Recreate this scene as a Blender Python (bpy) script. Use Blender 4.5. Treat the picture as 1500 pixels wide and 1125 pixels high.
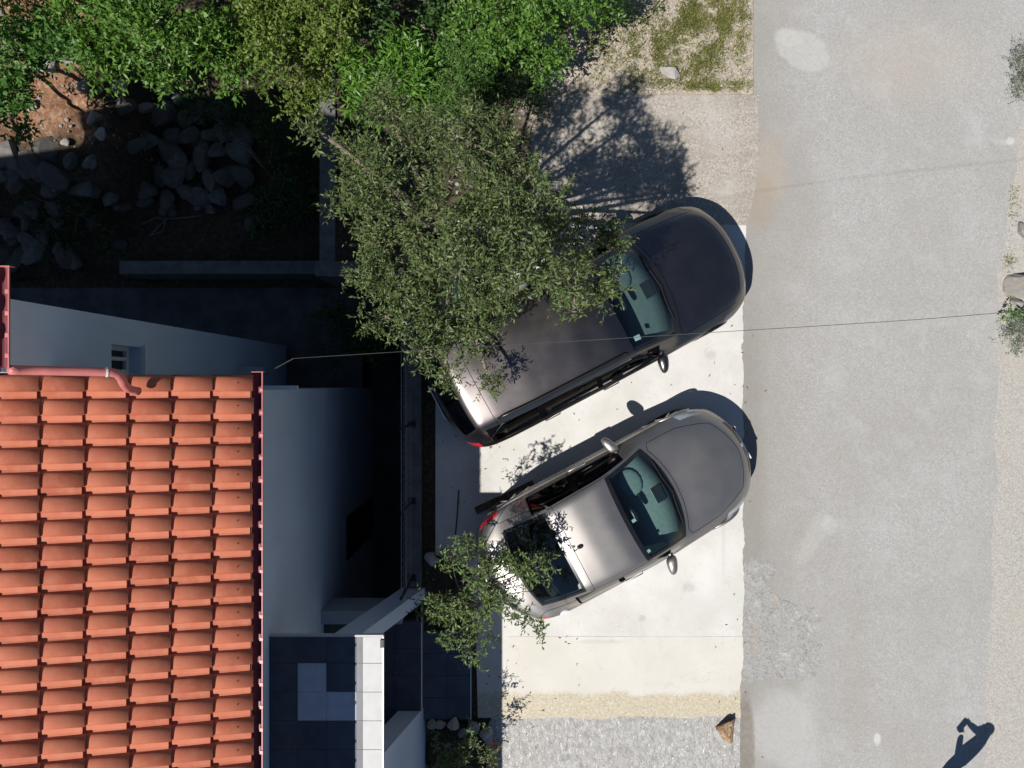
import bpy, bmesh, math, random
import numpy as np
from mathutils import Vector, Matrix

# ---------------------------------------------------------------- camera, sky, sun, exposure
for o in list(bpy.data.objects): bpy.data.objects.remove(o, do_unlink=True)
SC = bpy.context.scene
COL = SC.collection
CAM_H = 10.7            # drone height above the parking pad (metres)
FPX = 1040.0            # focal length in pixels of a 1500 px wide picture
cam = bpy.data.cameras.new('camera'); cam.sensor_width = 36.0; cam.lens = FPX/1500*36.0
cam.clip_end = 500; cam.clip_start = 0.1
camo = bpy.data.objects.new('camera', cam); COL.objects.link(camo)
camo.location = (0, 0, CAM_H); camo.rotation_euler = (0, 0, 0)
SC.camera = camo
SUN_R = (0.53, 0.50)    # shadow offset per metre of height (x, y)
sun_dir = Vector((-SUN_R[0], -SUN_R[1], 1.0)).normalized()
SUN_EL = math.asin(sun_dir.z); SUN_AZ = math.atan2(sun_dir.x, sun_dir.y)
world = bpy.data.worlds.new('World'); SC.world = world; world.use_nodes = True
wn = world.node_tree; wn.nodes.clear()
sky = wn.nodes.new('ShaderNodeTexSky'); sky.sky_type = 'NISHITA'; sky.sun_disc = False
sky.sun_elevation = SUN_EL; sky.sun_rotation = SUN_AZ
sky.air_density = 1.0; sky.dust_density = 0.0; sky.ozone_density = 3.0
bg = wn.nodes.new('ShaderNodeBackground'); bg.inputs[1].default_value = 0.05
wo = wn.nodes.new('ShaderNodeOutputWorld')
wn.links.new(sky.outputs[0], bg.inputs[0]); wn.links.new(bg.outputs[0], wo.inputs[0])
sl = bpy.data.lights.new('sun', 'SUN'); sl.energy = 5.0; sl.angle = math.radians(0.5); sl.color = (1.0, 0.955, 0.89)
slo = bpy.data.objects.new('sun', sl); COL.objects.link(slo)
slo.location = (-6, -6, 20); slo.rotation_euler = sun_dir.to_track_quat('Z', 'Y').to_euler()
vs = SC.view_settings; vs.view_transform = 'Standard'; vs.look = 'None'; vs.gamma = 1.0
vs.use_curve_mapping = False; vs.exposure = 0.3
SC.render.engine = 'CYCLES'
SC.cycles.max_bounces = 8; SC.cycles.transparent_max_bounces = 12

# ---------------------------------------------------------------- helpers
def P(px, py, z=0.0):
    """place measured in the photograph, at its real height z, as metres"""
    d = (CAM_H - z)/FPX
    return Vector(((px-750)*d, (562.5-py)*d, z))
def tag(o, label=None, cat=None, group=None, kind=None):
    if label: o['label'] = label
    if cat: o['category'] = cat
    if group: o['group'] = group
    if kind: o['kind'] = kind
    return o
def link(name, me, mat=None, parent=None, smooth=False):
    o = bpy.data.objects.new(name, me); COL.objects.link(o)
    if mat is not None and not me.materials: me.materials.append(mat)
    if parent is not None: o.parent = parent
    if smooth: me.shade_smooth()
    return o
def empty(name, loc=(0,0,0), rz=0.0, parent=None):
    o = bpy.data.objects.new(name, None); COL.objects.link(o)
    o.location = loc; o.rotation_euler = (0,0,rz); o.empty_display_size = .2
    if parent is not None: o.parent = parent
    return o
def mesh(name, V, F):
    me = bpy.data.meshes.new(name); me.from_pydata([tuple(v) for v in V], [], F); me.update(); return me
class MB:
    """collects shapes for ONE mesh object"""
    def __init__(s): s.V = []; s.F = []
    def add(s, V, F):
        n = len(s.V); s.V += [tuple(v) for v in V]; s.F += [tuple(i+n for i in f) for f in F]; return s
    def box(s, x0, x1, y0, y1, z0, z1):
        return s.add([(x0,y0,z0),(x1,y0,z0),(x1,y1,z0),(x0,y1,z0),(x0,y0,z1),(x1,y0,z1),(x1,y1,z1),(x0,y1,z1)],
                     [(3,2,1,0),(4,5,6,7),(0,1,5,4),(1,2,6,5),(2,3,7,6),(3,0,4,7)])
    def prism(s, poly, z0, z1):
        n = len(poly)
        return s.add([(x,y,z0) for x,y in poly]+[(x,y,z1) for x,y in poly],
                     [tuple(range(n-1,-1,-1)), tuple(range(n,2*n))]+[(i,(i+1)%n,n+(i+1)%n,n+i) for i in range(n)])
    def tube(s, pts, rad, n=8, cap=True):
        pts = [Vector(p) for p in pts]; k = len(pts)
        if not hasattr(rad, '__len__'): rad = [rad]*k
        V = []; F = []; up = None
        for i, p in enumerate(pts):
            d = (pts[min(i+1,k-1)]-pts[max(i-1,0)]).normalized()
            if up is None: up = Vector((0,0,1)) if abs(d.z) < .9 else Vector((1,0,0))
            a = d.cross(up)
            if a.length < 1e-4: a = d.orthogonal()
            a.normalize(); b = a.cross(d).normalized(); up = b
            for j in range(n):
                t = 2*math.pi*j/n; V.append(p+(a*math.cos(t)+b*math.sin(t))*rad[i])
        for i in range(k-1):
            for j in range(n): F.append((i*n+j, i*n+(j+1)%n, (i+1)*n+(j+1)%n, (i+1)*n+j))
        if cap: F.append(tuple(range(n-1,-1,-1))); F.append(tuple((k-1)*n+j for j in range(n)))
        return s.add(V, F)
    def lathe(s, prof, n=24, axis='y', c=(0,0,0)):
        V = []; F = []; k = len(prof)
        for i in range(n):
            t = 2*math.pi*i/n; ct, st = math.cos(t), math.sin(t)
            for (r, h) in prof:
                V.append((c[0]+r*ct, c[1]+h, c[2]+r*st) if axis == 'y' else (c[0]+r*ct, c[1]+r*st, c[2]+h))
        for i in range(n):
            for j in range(k-1): F.append((i*k+j, i*k+j+1, ((i+1)%n)*k+j+1, ((i+1)%n)*k+j))
        return s.add(V, F)
    def build(s, name, mat, parent=None, smooth=False, bevel=0):
        me = mesh(name, s.V, s.F)
        bm = bmesh.new(); bm.from_mesh(me); bmesh.ops.recalc_face_normals(bm, faces=bm.faces); bm.to_mesh(me); bm.free()
        o = link(name, me, mat, parent, smooth)
        if bevel:
            m = o.modifiers.new('bevel', 'BEVEL'); m.width = bevel; m.segments = 2; m.limit_method = 'ANGLE'
        return o
def ellipsoid(c, r, nu=16, nv=10, squash=2.0):
    V = []; F = []
    for i in range(nv+1):
        ph = -math.pi/2+math.pi*i/nv
        for j in range(nu):
            th = 2*math.pi*j/nu
            f = lambda v: math.copysign(abs(v)**(2/squash), v)
            V.append((c[0]+r[0]*f(math.cos(ph))*f(math.cos(th)), c[1]+r[1]*f(math.cos(ph))*f(math.sin(th)), c[2]+r[2]*f(math.sin(ph))))
    for i in range(nv):
        for j in range(nu): F.append((i*nu+j, i*nu+(j+1)%nu, (i+1)*nu+(j+1)%nu, (i+1)*nu+j))
    return V, F

# ---------------------------------------------------------------- materials
class NT:
    def __init__(s, name):
        s.m = bpy.data.materials.new(name); s.m.use_nodes = True; s.t = s.m.node_tree; s.t.nodes.clear()
        s.out = s.n('ShaderNodeOutputMaterial'); s.b = s.n('ShaderNodeBsdfPrincipled')
        s.l(s.b.outputs[0], s.out.inputs[0])
        g = s.n('ShaderNodeNewGeometry'); s.pos = g.outputs['Position']; s.isl = g.outputs['Random Per Island']
    def n(s, k, **kw):
        x = s.t.nodes.new(k)
        for a, v in kw.items(): setattr(x, a, v)
        return x
    def l(s, a, b): s.t.links.new(a, b)
    def set(s, sock, v):
        if hasattr(v, 'is_linked') or hasattr(v, 'links'): s.l(v, sock)
        else: sock.default_value = v
    def vmath(s, op, a, b):
        x = s.n('ShaderNodeVectorMath', operation=op); s.set(x.inputs[0], a); s.set(x.inputs[1], b); return x.outputs[0]
    def math(s, op, a, b=0.0, clamp=False):
        x = s.n('ShaderNodeMath', operation=op, use_clamp=clamp); s.set(x.inputs[0], a); s.set(x.inputs[1], b); return x.outputs[0]
    def noise(s, scale, detail=4, rough=.55, co=None, dist=0.0):
        x = s.n('ShaderNodeTexNoise'); s.l(co or s.pos, x.inputs['Vector'])
        x.inputs['Scale'].default_value = scale; x.inputs['Detail'].default_value = detail
        x.inputs['Roughness'].default_value = rough; x.inputs['Distortion'].default_value = dist
        return x.outputs['Fac']
    def voro(s, scale, feature='F1', co=None, out='Distance'):
        x = s.n('ShaderNodeTexVoronoi', feature=feature); s.l(co or s.pos, x.inputs['Vector']); x.inputs['Scale'].default_value = scale
        return x.outputs[out]
    def ramp(s, f, stops):
        x = s.n('ShaderNodeValToRGB'); s.l(f, x.inputs[0]); e = x.color_ramp.elements
        while len(e) < len(stops): e.new(.5)
        for k, (p, c) in enumerate(stops):
            e[k].position = p; e[k].color = (c, c, c, 1) if not hasattr(c, '__len__') else (*c[:3], 1)
        return x.outputs[0]
    def mr(s, f, a, b, c=0.0, d=1.0):
        x = s.n('ShaderNodeMapRange'); s.l(f, x.inputs[0])
        for k, v in enumerate((a, b, c, d)): s.set(x.inputs[k+1], v)
        x.interpolation_type = 'SMOOTHSTEP'; return x.outputs[0]
    def mix(s, f, a, b, mode='MIX'):
        x = s.n('ShaderNodeMix', data_type='RGBA', blend_type=mode); s.set(x.inputs[0], f)
        for k, v in ((6, a), (7, b)):
            if isinstance(v, tuple): v = (*v[:3], 1)
            s.set(x.inputs[k], v)
        return x.outputs[2]
    def blob(s, x, y, rx, ry, soft=.35, wob=.5, nscale=3.0, rot=0.0):
        """mask 1 inside a ragged ellipse round world point (x, y)"""
        mp = s.n('ShaderNodeMapping', vector_type='TEXTURE'); s.l(s.pos, mp.inputs[0])
        mp.inputs['Location'].default_value = (x, y, 0); mp.inputs['Scale'].default_value = (rx, ry, 100); mp.inputs['Rotation'].default_value = (0, 0, rot)
        ln = s.n('ShaderNodeVectorMath', operation='LENGTH'); s.l(mp.outputs[0], ln.inputs[0])
        d = s.math('ADD', ln.outputs['Value'], s.math('MULTIPLY', s.math('SUBTRACT', s.noise(nscale, 5, .6), .5), wob*2))
        return s.mr(d, 1-soft, 1+soft, 1.0, 0.0)
    def bump(s, h, strength=.3, dist=.01, prev=None):
        x = s.n('ShaderNodeBump'); x.inputs['Strength'].default_value = strength; x.inputs['Distance'].default_value = dist
        s.l(h, x.inputs['Height'])
        if prev is not None: s.l(prev, x.inputs['Normal'])
        return x.outputs[0]
    def fin(s, color, rough=.8, bump=None, spec=None, metal=None, coat=None, coat_r=.05):
        if isinstance(color, tuple): color = (*color[:3], 1)
        s.set(s.b.inputs['Base Color'], color); s.set(s.b.inputs['Roughness'], rough)
        if bump is not None: s.l(bump, s.b.inputs['Normal'])
        if spec is not None: s.b.inputs['Specular IOR Level'].default_value = spec
        if metal is not None: s.b.inputs['Metallic'].default_value = metal
        if coat is not None: s.b.inputs['Coat Weight'].default_value = coat; s.b.inputs['Coat Roughness'].default_value = coat_r
        return s.m
def plain(name, c, rough=.6, var=.15, scale=6.0, metal=0, spec=.4, bump=0.0, bscale=60, coat=None):
    n = NT(name)
    f = n.noise(scale, 6, .6)
    k = lambda m: tuple(min(1, v*m) for v in c)
    col = n.mix(n.mr(f, .3, .7), k(1-var), k(1+var))
    b = n.bump(n.noise(bscale, 5), bump, .004) if bump else None
    return n.fin(col, rough, b, spec, metal, coat)
def leaf_mat(name, dark, light, under=None, rough=.5, spec=.3, trans=.25):
    n = NT(name)
    big = n.noise(2.2, 3, .5)
    c = n.mix(n.isl, dark, light)
    c = n.mix(n.mr(big, .3, .7, 0, .45), c, tuple(v*.72 for v in light))
    if under:
        bf = n.n('ShaderNodeNewGeometry').outputs['Backfacing']; c = n.mix(n.math('MULTIPLY', bf, .8), c, under)
    n.fin(c, rough, None, spec)
    tr = n.n('ShaderNodeBsdfTranslucent'); n.l(n.mix(.5, c, (light[0]*1.3, light[1]*1.3, light[2]*.6)), tr.inputs[0])
    mx = n.n('ShaderNodeMixShader'); mx.inputs[0].default_value = trans
    n.l(n.b.outputs[0], mx.inputs[1]); n.l(tr.outputs[0], mx.inputs[2]); n.l(mx.outputs[0], n.out.inputs[0])
    return n.m
def glass_mat(name, tint, refl=1.0, rough=.02):
    n = NT(name); n.t.nodes.remove(n.b)
    tr = n.n('ShaderNodeBsdfTransparent'); tr.inputs[0].default_value = (*tint, 1)
    gl = n.n('ShaderNodeBsdfGlossy'); gl.inputs['Roughness'].default_value = rough; gl.inputs[0].default_value = (refl, refl, refl, 1)
    lw = n.n('ShaderNodeLayerWeight'); lw.inputs[0].default_value = .5
    f5 = n.math('POWER', lw.outputs['Facing'], 4.0)
    mx = n.n('ShaderNodeMixShader'); n.l(n.math('ADD', n.math('MULTIPLY', f5, .75), .07, True), mx.inputs[0])
    n.l(tr.outputs[0], mx.inputs[1]); n.l(gl.outputs[0], mx.inputs[2]); n.l(mx.outputs[0], n.out.inputs[0])
    return n.m
M = {}
# asphalt: pale, worn, with stains of its own
n = NT('asphalt')
g1 = n.n('ShaderNodeSeparateColor'); n.l(n.voro(85, 'F1', None, 'Color'), g1.inputs[0])
g2 = n.n('ShaderNodeSeparateColor'); n.l(n.voro(46, 'F1', None, 'Color'), g2.inputs[0])
gr = n.math('ADD', n.math('MULTIPLY', g1.outputs[0], .6), n.math('MULTIPLY', g2.outputs[0], .4))
c = n.ramp(gr, [(.05,(.258,.254,.247)),(.4,(.312,.307,.299)),(.65,(.336,.331,.323)),(.97,(.42,.414,.404))])
c = n.mix(n.mr(n.noise(.55, 6, .62), .35, .65, 0, .40), c, (.27,.26,.24))
c = n.mix(n.mr(n.noise(1.7, 7, .68, dist=.6), .48, .75, 0, .40), c, (.41,.41,.415))
c = n.mix(n.mr(n.noise(7, 7, .75, dist=.3), .54, .72, 0, .35), c, (.22,.215,.20))
EDGE = n.n('ShaderNodeSeparateXYZ'); n.l(n.pos, EDGE.inputs[0])
ed = n.math('ADD', EDGE.outputs[0], n.math('MULTIPLY', n.noise(1.2, 5), 1.2))
c = n.mix(n.mr(ed, 4.1, 5.6, .55, 0), c, (.235,.222,.20))
def stain(qx, qy, rx, ry, k, col, soft=.25, wob=.55, ns=2.2, rot=0.0):
    global c
    q = P(qx, qy); msk = n.math('MULTIPLY', n.blob(q.x, q.y, rx, ry, soft, wob, ns, rot), n.mr(n.noise(14, 6, .75), .25, .6, .45*k, k))
    c = n.mix(msk, c, col)
stain(1177, 72, .42, .28, .55, (.44,.44,.42), .14, .35, 2.6, -.5)
stain(1155, 55, .22, .14, .45, (.42,.42,.40), .2, .5, 4)
stain(1128, 245, .26, .50, .36, (.38,.30,.22), .55, .7)
stain(1112, 300, .24, .40, .45, (.28,.225,.165), .4, .6)
stain(1150, 1070, .55, .62, .55, (.43,.43,.425), .35, .7, 1.8)
stain(1190, 790, .13, .50, .25, (.46,.455,.44), .5, .8, 4.5, -.5)
stain(1215, 770, .10, .14, .28, (.50,.495,.48), .4, .7, 6)
stain(1093, 1085, .13, .70, .75, (.16,.14,.11), .25, .4, 4)
stain(1098, 700, .22, 2.6, .50, (.21,.195,.17), .6, .6, 2.2)
stain(1285, 1083, .05, .09, .75, (.52,.52,.50), .3, .6, 8)
stain(1330, 90, .9, .5, .30, (.40,.34,.27), .6, .7, 1.5)
stain(1255, 1000, .22, .9, .30, (.25,.23,.20), .6, .7, 1.6)
stain(1480, 206, .06, .06, .7, (.52,.50,.47), .3, .6, 8)
stain(1475, 208, .16, .05, .4, (.48,.47,.45), .5, .8, 6)
# fine meandering crack across the lane
sy = n.n('ShaderNodeSeparateXYZ'); n.l(n.pos, sy.inputs[0])
b = n.bump(gr, .12, .004); b = n.bump(n.noise(3, 4), .2, .02, b)
M['asphalt'] = n.fin(c, .85, b, .25)
# broken patch of asphalt
n = NT('broken_asphalt')
c = n.ramp(n.noise(30, 9, .82), [(.3,(.22,.217,.21)),(.5,(.30,.296,.288)),(.7,(.39,.386,.378))])
c = n.mix(n.mr(n.noise(4.5, 7, .7, dist=.8), .54, .66, 0, .55), c, (.46,.455,.445))
c = n.mix(n.mr(n.noise(3.3, 7, .7, dist=.8), .40, .30, 0, .6), c, (.17,.165,.155))
c = n.mix(n.mr(n.noise(2.6, 5, .6, dist=.5), .56, .66, 0, .6), c, (.36,.30,.235))
ck = n.math('ABSOLUTE', n.math('SUBTRACT', n.noise(4.2, 7, .7, dist=.8), .5))
c = n.mix(n.mr(ck, .002, .012, .7, 0), c, (.08,.077,.072))
M['broken'] = n.fin(c, .9, n.bump(n.noise(30, 8, .75), .35, .008), .2)
# new white concrete with its stained south margin
n = NT('white_concrete')
c = n.mix(n.mr(n.noise(1.3, 6, .6), .3, .7), (.50,.49,.465), (.60,.595,.575))
c = n.mix(n.mr(n.noise(9, 6, .7, dist=.5), .5, .8, 0, .4), c, (.44,.425,.39))
c = n.mix(n.mr(n.noise(55, 4, .7), .3, .75, .16, 0), c, (.42,.41,.38))
c = n.mix(n.mr(n.noise(.5, 5, .65), .45, .75, 0, .45), c, (.48,.465,.43))
c = n.mix(n.mr(n.noise(28, 5, .8), .5, .8, 0, .25), c, (.36,.35,.33))
sx = n.n('ShaderNodeSeparateXYZ'); n.l(n.pos, sx.inputs[0])
yy = n.math('ADD', sx.outputs[1], n.math('MULTIPLY', n.math('SUBTRACT', n.noise(2.2, 6, .65), .5), .34))
c = n.mix(n.mr(yy, -3.78, -3.86, 0, .5), c, (.53,.50,.435))
c = n.mix(n.mr(yy, -4.60, -4.70, 0, .85), c, n.ramp(n.noise(30, 6, .75), [(.3,(.27,.23,.16)),(.55,(.47,.41,.30)),(.78,(.74,.70,.61))]))
for (qx, qy, rx, ry, k) in ((1010,860,.10,.07,.30),(940,905,.05,.05,.35),(1040,520,.09,.06,.30),(880,940,.35,.03,.18),(1060,800,.03,.5,.16),(700,700,.2,.3,.2)):
    q = P(qx, qy); c = n.mix(n.math('MULTIPLY', n.blob(q.x, q.y, rx, ry, .5, .8, 6), k), c, (.26,.245,.22))
ck = n.math('ABSOLUTE', n.math('SUBTRACT', n.noise(.8, 6, .6, dist=1.2), .5))
c = n.mix(n.mr(ck, .0004, .0022, .35, 0), c, (.25,.24,.22))
rg = n.mr(yy, -4.60, -4.70, .7, .42)
M['concrete'] = n.fin(c, rg, n.bump(n.noise(40, 6, .7), .25, .005), .4)
# rough brown concrete in front of the olive tree
n = NT('brown_concrete')
c = n.ramp(n.noise(26, 9, .85, dist=.4), [(.32,(.15,.125,.105)),(.5,(.36,.325,.285)),(.70,(.66,.64,.60))])
c = n.mix(n.mr(n.noise(2.2, 6, .65), .42, .62, 0, .55), c, (.25,.215,.18))
c = n.mix(n.mr(n.noise(1.1, 6, .65), .5, .7, 0, .5), c, (.55,.53,.50))
wv = n.n('ShaderNodeTexWave', wave_type='BANDS', bands_direction='Y'); wv.inputs['Scale'].default_value = 1.1; wv.inputs['Distortion'].default_value = 9; wv.inputs['Detail'].default_value = 5
n.l(n.pos, wv.inputs[0])
c = n.mix(n.mr(wv.outputs['Fac'], .8, 1, 0, .12), c, (.56,.51,.44))
M['brown_concrete'] = n.fin(c, .85, n.bump(n.noise(22, 9, .8), .9, .02), .25)
# coarse grey concrete, part of its sun glints painted as white flecks
n = NT('painted_glint_concrete')
gc = n.vmath('MULTIPLY', n.pos, (1.0, .62, 1.0))
c = n.ramp(n.noise(13, 9, .78, gc, .7), [(.3,(.17,.165,.155)),(.5,(.35,.342,.328)),(.72,(.52,.512,.495))])
c = n.mix(n.mr(n.noise(22, 5, .75, gc, .8), .59, .65), c, (.76,.755,.74))
M['painted_glint'] = n.fin(c, n.mr(n.noise(30, 4), .4, .6, .2, .6), n.bump(n.noise(15, 9, .75, gc, .6), 1.0, .03), .7)
n = NT('shoulder')
c = n.ramp(n.noise(45, 6, .7), [(.25,(.20,.19,.172)),(.52,(.37,.355,.33)),(.8,(.56,.55,.525))])
c = n.mix(n.mr(n.noise(1.1, 5, .6), .4, .7, 0, .3), c, (.40,.36,.30))
M['shoulder'] = n.fin(c, .9, n.bump(n.noise(50, 7, .7), .7, .012), .2)
# terrain: soil, gravel, reddish earth to the west, sandy in the north-east
n = NT('soil')
c = n.ramp(n.noise(16, 9, .72), [(.25,(.09,.065,.045)),(.5,(.22,.165,.115)),(.75,(.40,.33,.25))])
sx = n.n('ShaderNodeSeparateXYZ'); n.l(n.pos, sx.inputs[0])
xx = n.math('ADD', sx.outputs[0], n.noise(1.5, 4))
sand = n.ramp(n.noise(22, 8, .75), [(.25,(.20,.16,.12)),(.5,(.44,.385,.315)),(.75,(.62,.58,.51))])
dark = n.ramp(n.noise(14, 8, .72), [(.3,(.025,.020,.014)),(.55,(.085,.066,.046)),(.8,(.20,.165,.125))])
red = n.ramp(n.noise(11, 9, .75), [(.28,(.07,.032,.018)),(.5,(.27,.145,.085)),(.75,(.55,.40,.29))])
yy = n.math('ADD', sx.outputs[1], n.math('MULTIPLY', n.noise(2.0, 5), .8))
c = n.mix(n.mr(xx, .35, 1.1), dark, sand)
redm = n.math('MULTIPLY', n.mr(xx, -6.0, -6.6), n.mr(yy, 4.35, 4.7))  # red only where sun falls; shaded earth is darkened in the colour
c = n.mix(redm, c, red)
M['soil'] = n.fin(c, .95, n.bump(n.noise(18, 9, .75), .9, .05), .15)
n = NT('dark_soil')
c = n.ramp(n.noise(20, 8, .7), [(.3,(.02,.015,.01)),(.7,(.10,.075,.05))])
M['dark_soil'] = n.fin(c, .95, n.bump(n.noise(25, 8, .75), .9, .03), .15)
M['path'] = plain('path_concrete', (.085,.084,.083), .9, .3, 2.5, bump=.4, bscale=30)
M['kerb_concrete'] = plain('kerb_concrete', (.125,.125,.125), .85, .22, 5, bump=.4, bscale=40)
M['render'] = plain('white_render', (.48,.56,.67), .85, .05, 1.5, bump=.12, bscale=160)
n = NT('white_render_wall')
rc_ = n.vmath('MULTIPLY', n.pos, (1.0, 1.0, .12))
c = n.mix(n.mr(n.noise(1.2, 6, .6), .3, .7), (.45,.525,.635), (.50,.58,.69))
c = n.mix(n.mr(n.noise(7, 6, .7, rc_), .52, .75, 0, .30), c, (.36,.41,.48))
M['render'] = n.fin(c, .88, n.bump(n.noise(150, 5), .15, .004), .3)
M['render_grey'] = plain('grey_render', (.34,.36,.39), .85, .08, 2, bump=.12, bscale=160)
# terracotta
n = NT('terracotta')
oi = n.n('ShaderNodeObjectInfo').outputs['Random']
c = n.mix(oi, (.365,.095,.050), (.50,.150,.082))
c = n.mix(n.mr(n.noise(9, 6, .6), .35, .7, 0, .4), c, (.53,.205,.125))
c = n.mix(n.mr(n.noise(2.3, 6, .65), .5, .75, 0, .4), c, (.40,.125,.07))
c = n.mix(n.mr(n.noise(70, 4, .7), .58, .75, 0, .35), c, (.33,.10,.05))
c = n.mix(n.mr(n.noise(26, 5, .75), .68, .78, 0, .5), c, (.30,.17,.11))
M['terracotta'] = n.fin(c, .72, n.bump(n.noise(60, 5), .15, .004), .3)
M['underlay'] = plain('roof_underlay', (.05,.03,.025), .9)
M['gutter'] = plain('red_gutter_paint', (.16,.035,.045), .45, .12, 8)
M['pipe'] = plain('red_pipe_paint', (.52,.17,.16), .4, .1, 8)
M['dark_tile'] = plain('dark_floor_tile', (.05,.058,.085), .35, .2, 6, spec=.5)
M['light_tile'] = plain('light_floor_tile', (.40,.43,.50), .4, .08, 8, spec=.5)
M['coping'] = plain('white_coping_tile', (.41,.415,.42), .45, .05, 8, spec=.4)
M['grout'] = plain('grout', (.12,.12,.125), .9)
M['joint'] = plain('pad_joint', (.42,.40,.355), .9)
M['trim'] = plain('metal_trim', (.72,.72,.72), .35, .05, 8, metal=.6)
M['black_metal'] = plain('black_metal', (.02,.02,.022), .45)
M['grey_metal'] = plain('grey_metal', (.16,.165,.17), .5, .15, 20)
M['frame_white'] = plain('window_frame_white', (.62,.63,.63), .4, .04)
M['pane'] = plain('dark_window_pane', (.015,.018,.022), .06, .1, spec=.8)
M['bark'] = plain('bark', (.17,.14,.11), .9, .35, 18, bump=.8, bscale=40)
M['wood'] = plain('weathered_wood', (.10,.065,.04), .8, .4, 14, bump=.5, bscale=50)
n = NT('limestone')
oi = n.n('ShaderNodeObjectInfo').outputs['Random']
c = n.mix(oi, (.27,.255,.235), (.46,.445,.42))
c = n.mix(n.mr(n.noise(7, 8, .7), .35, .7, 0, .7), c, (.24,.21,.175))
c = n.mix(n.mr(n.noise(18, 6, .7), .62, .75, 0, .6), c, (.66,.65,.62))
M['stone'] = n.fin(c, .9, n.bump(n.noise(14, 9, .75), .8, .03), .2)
n = NT('shade_darkened_stone')  # same limestone, its colour darkened to deepen the shade on the banks
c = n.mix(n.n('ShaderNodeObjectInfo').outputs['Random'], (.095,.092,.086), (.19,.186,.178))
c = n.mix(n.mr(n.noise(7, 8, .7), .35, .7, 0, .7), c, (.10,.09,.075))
M['stone_shaded'] = n.fin(c, .95, n.bump(n.noise(14, 9, .75), .8, .03), .15)
n = NT('brown_stone')
c = n.ramp(n.noise(11, 8, .72), [(.3,(.10,.065,.04)),(.5,(.34,.22,.13)),(.75,(.58,.48,.36))])
M['stone_brown'] = n.fin(c, .9, n.bump(n.noise(16, 9, .75), .9, .03), .2)
n = NT('orange_stone')
c = n.ramp(n.noise(9, 8, .7), [(.3,(.24,.11,.06)),(.5,(.56,.28,.16)),(.75,(.62,.50,.40))])
M['stone_orange'] = n.fin(c, .9, n.bump(n.noise(16, 9, .75), .8, .03), .2)
M['olive'] = leaf_mat('olive_leaf', (.038,.066,.018), (.135,.180,.062), (.18,.21,.12), .5, .35, .14)
M['small_tree'] = leaf_mat('small_tree_leaf', (.048,.088,.026), (.150,.210,.070), (.19,.22,.14), .5, .35, .15)
M['green_a'] = leaf_mat('broadleaf_green', (.030,.095,.018), (.115,.250,.050), None, .45, .35, .25)
M['green_b'] = leaf_mat('fresh_green', (.042,.115,.018), (.155,.290,.050), None, .45, .35, .28)
M['green_c'] = leaf_mat('yellow_green', (.055,.110,.018), (.185,.260,.048), None, .5, .3, .25)
M['green_d'] = leaf_mat('lance_leaf', (.060,.160,.020), (.170,.320,.055), None, .4, .4, .3)
M['green_e'] = leaf_mat('deep_green', (.020,.060,.014), (.070,.135,.036), None, .5, .3, .2)
M['hedge'] = leaf_mat('hedge_needle', (.050,.125,.024), (.130,.235,.055), None, .6, .25, .15)
M['silver_shrub'] = leaf_mat('silver_shrub_leaf', (.13,.155,.115), (.30,.34,.275), None, .6, .25, .15)
M['grass'] = leaf_mat('grass_blade', (.09,.115,.03), (.30,.30,.10), None, .7, .2, .2)
M['flower'] = leaf_mat('pink_flower', (.5,.05,.10), (.75,.45,.5), None, .6, .2, .2)

# ---------------------------------------------------------------- ground
rng = np.random.default_rng(7); random.seed(7)
def vnoise(X, Y, sc, seed=0):
    """smooth value noise, -1..1"""
    r = np.random.default_rng(seed).random((64, 64))*2-1
    x = X*sc+100; y = Y*sc+100
    x0 = np.floor(x).astype(int); y0 = np.floor(y).astype(int); fx = x-x0; fy = y-y0
    fx = fx*fx*(3-2*fx); fy = fy*fy*(3-2*fy)
    g = lambda i, j: r[i % 64, j % 64]
    return (g(x0,y0)*(1-fx)+g(x0+1,y0)*fx)*(1-fy)+(g(x0,y0+1)*(1-fx)+g(x0+1,y0+1)*fx)*fy
def sstep(v, a, b):
    t = np.clip((v-a)/(b-a), 0, 1); return t*t*(3-2*t)
YARD = -2.6
def hgt(X, Y):
    X = np.asarray(X, float); Y = np.asarray(Y, float)
    xr = np.where(Y > 1.75, -2.98, -1.48)
    nz = .05*vnoise(X, Y, 2.1, 1)+.03*vnoise(X, Y, 5.3, 2)
    west = YARD+.30*sstep(Y, 2.0, 2.2)+.10*np.clip(Y-2.2, 0, 4)+nz
    west = west+1.05*sstep(-X, 6.35, 6.75)*sstep(Y, 3.0, 3.5)+.25*sstep(Y, 5.5, 7.5)+2*nz*sstep(-X, 6.2, 6.6)
    west = np.where(Y < 1.95, np.where((X > -2.95) & (Y < .9), -3.6, YARD), west)
    bed = (X < .30) & (Y > 1.75)
    east = np.where(bed, -.06+nz*.7-.78*sstep(-X, 1.1, 2.6), -.03)
    east = np.where((X > .3) & (X < 3.6) & (Y > 4.42), -.01+nz*.5, east)
    return np.where(X > xr, east, west)
def grid_lines(a, b, fine, far):
    return np.concatenate([np.linspace(-far, a, 8)[:-1], np.arange(a, b, fine), np.linspace(b, far, 8)])
gx = grid_lines(-13, 9, .1, 80); gy = grid_lines(-8, 9, .1, 80)
GX, GY = np.meshgrid(gx, gy, indexing='ij'); GZ = hgt(GX, GY)
nx, ny = GX.shape
V = np.stack([GX, GY, GZ], -1).reshape(-1, 3)
ii, jj = np.meshgrid(np.arange(nx-1), np.arange(ny-1), indexing='ij')
F = np.stack([ii*ny+jj, (ii+1)*ny+jj, (ii+1)*ny+jj+1, ii*ny+jj+1], -1).reshape(-1, 4)
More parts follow.
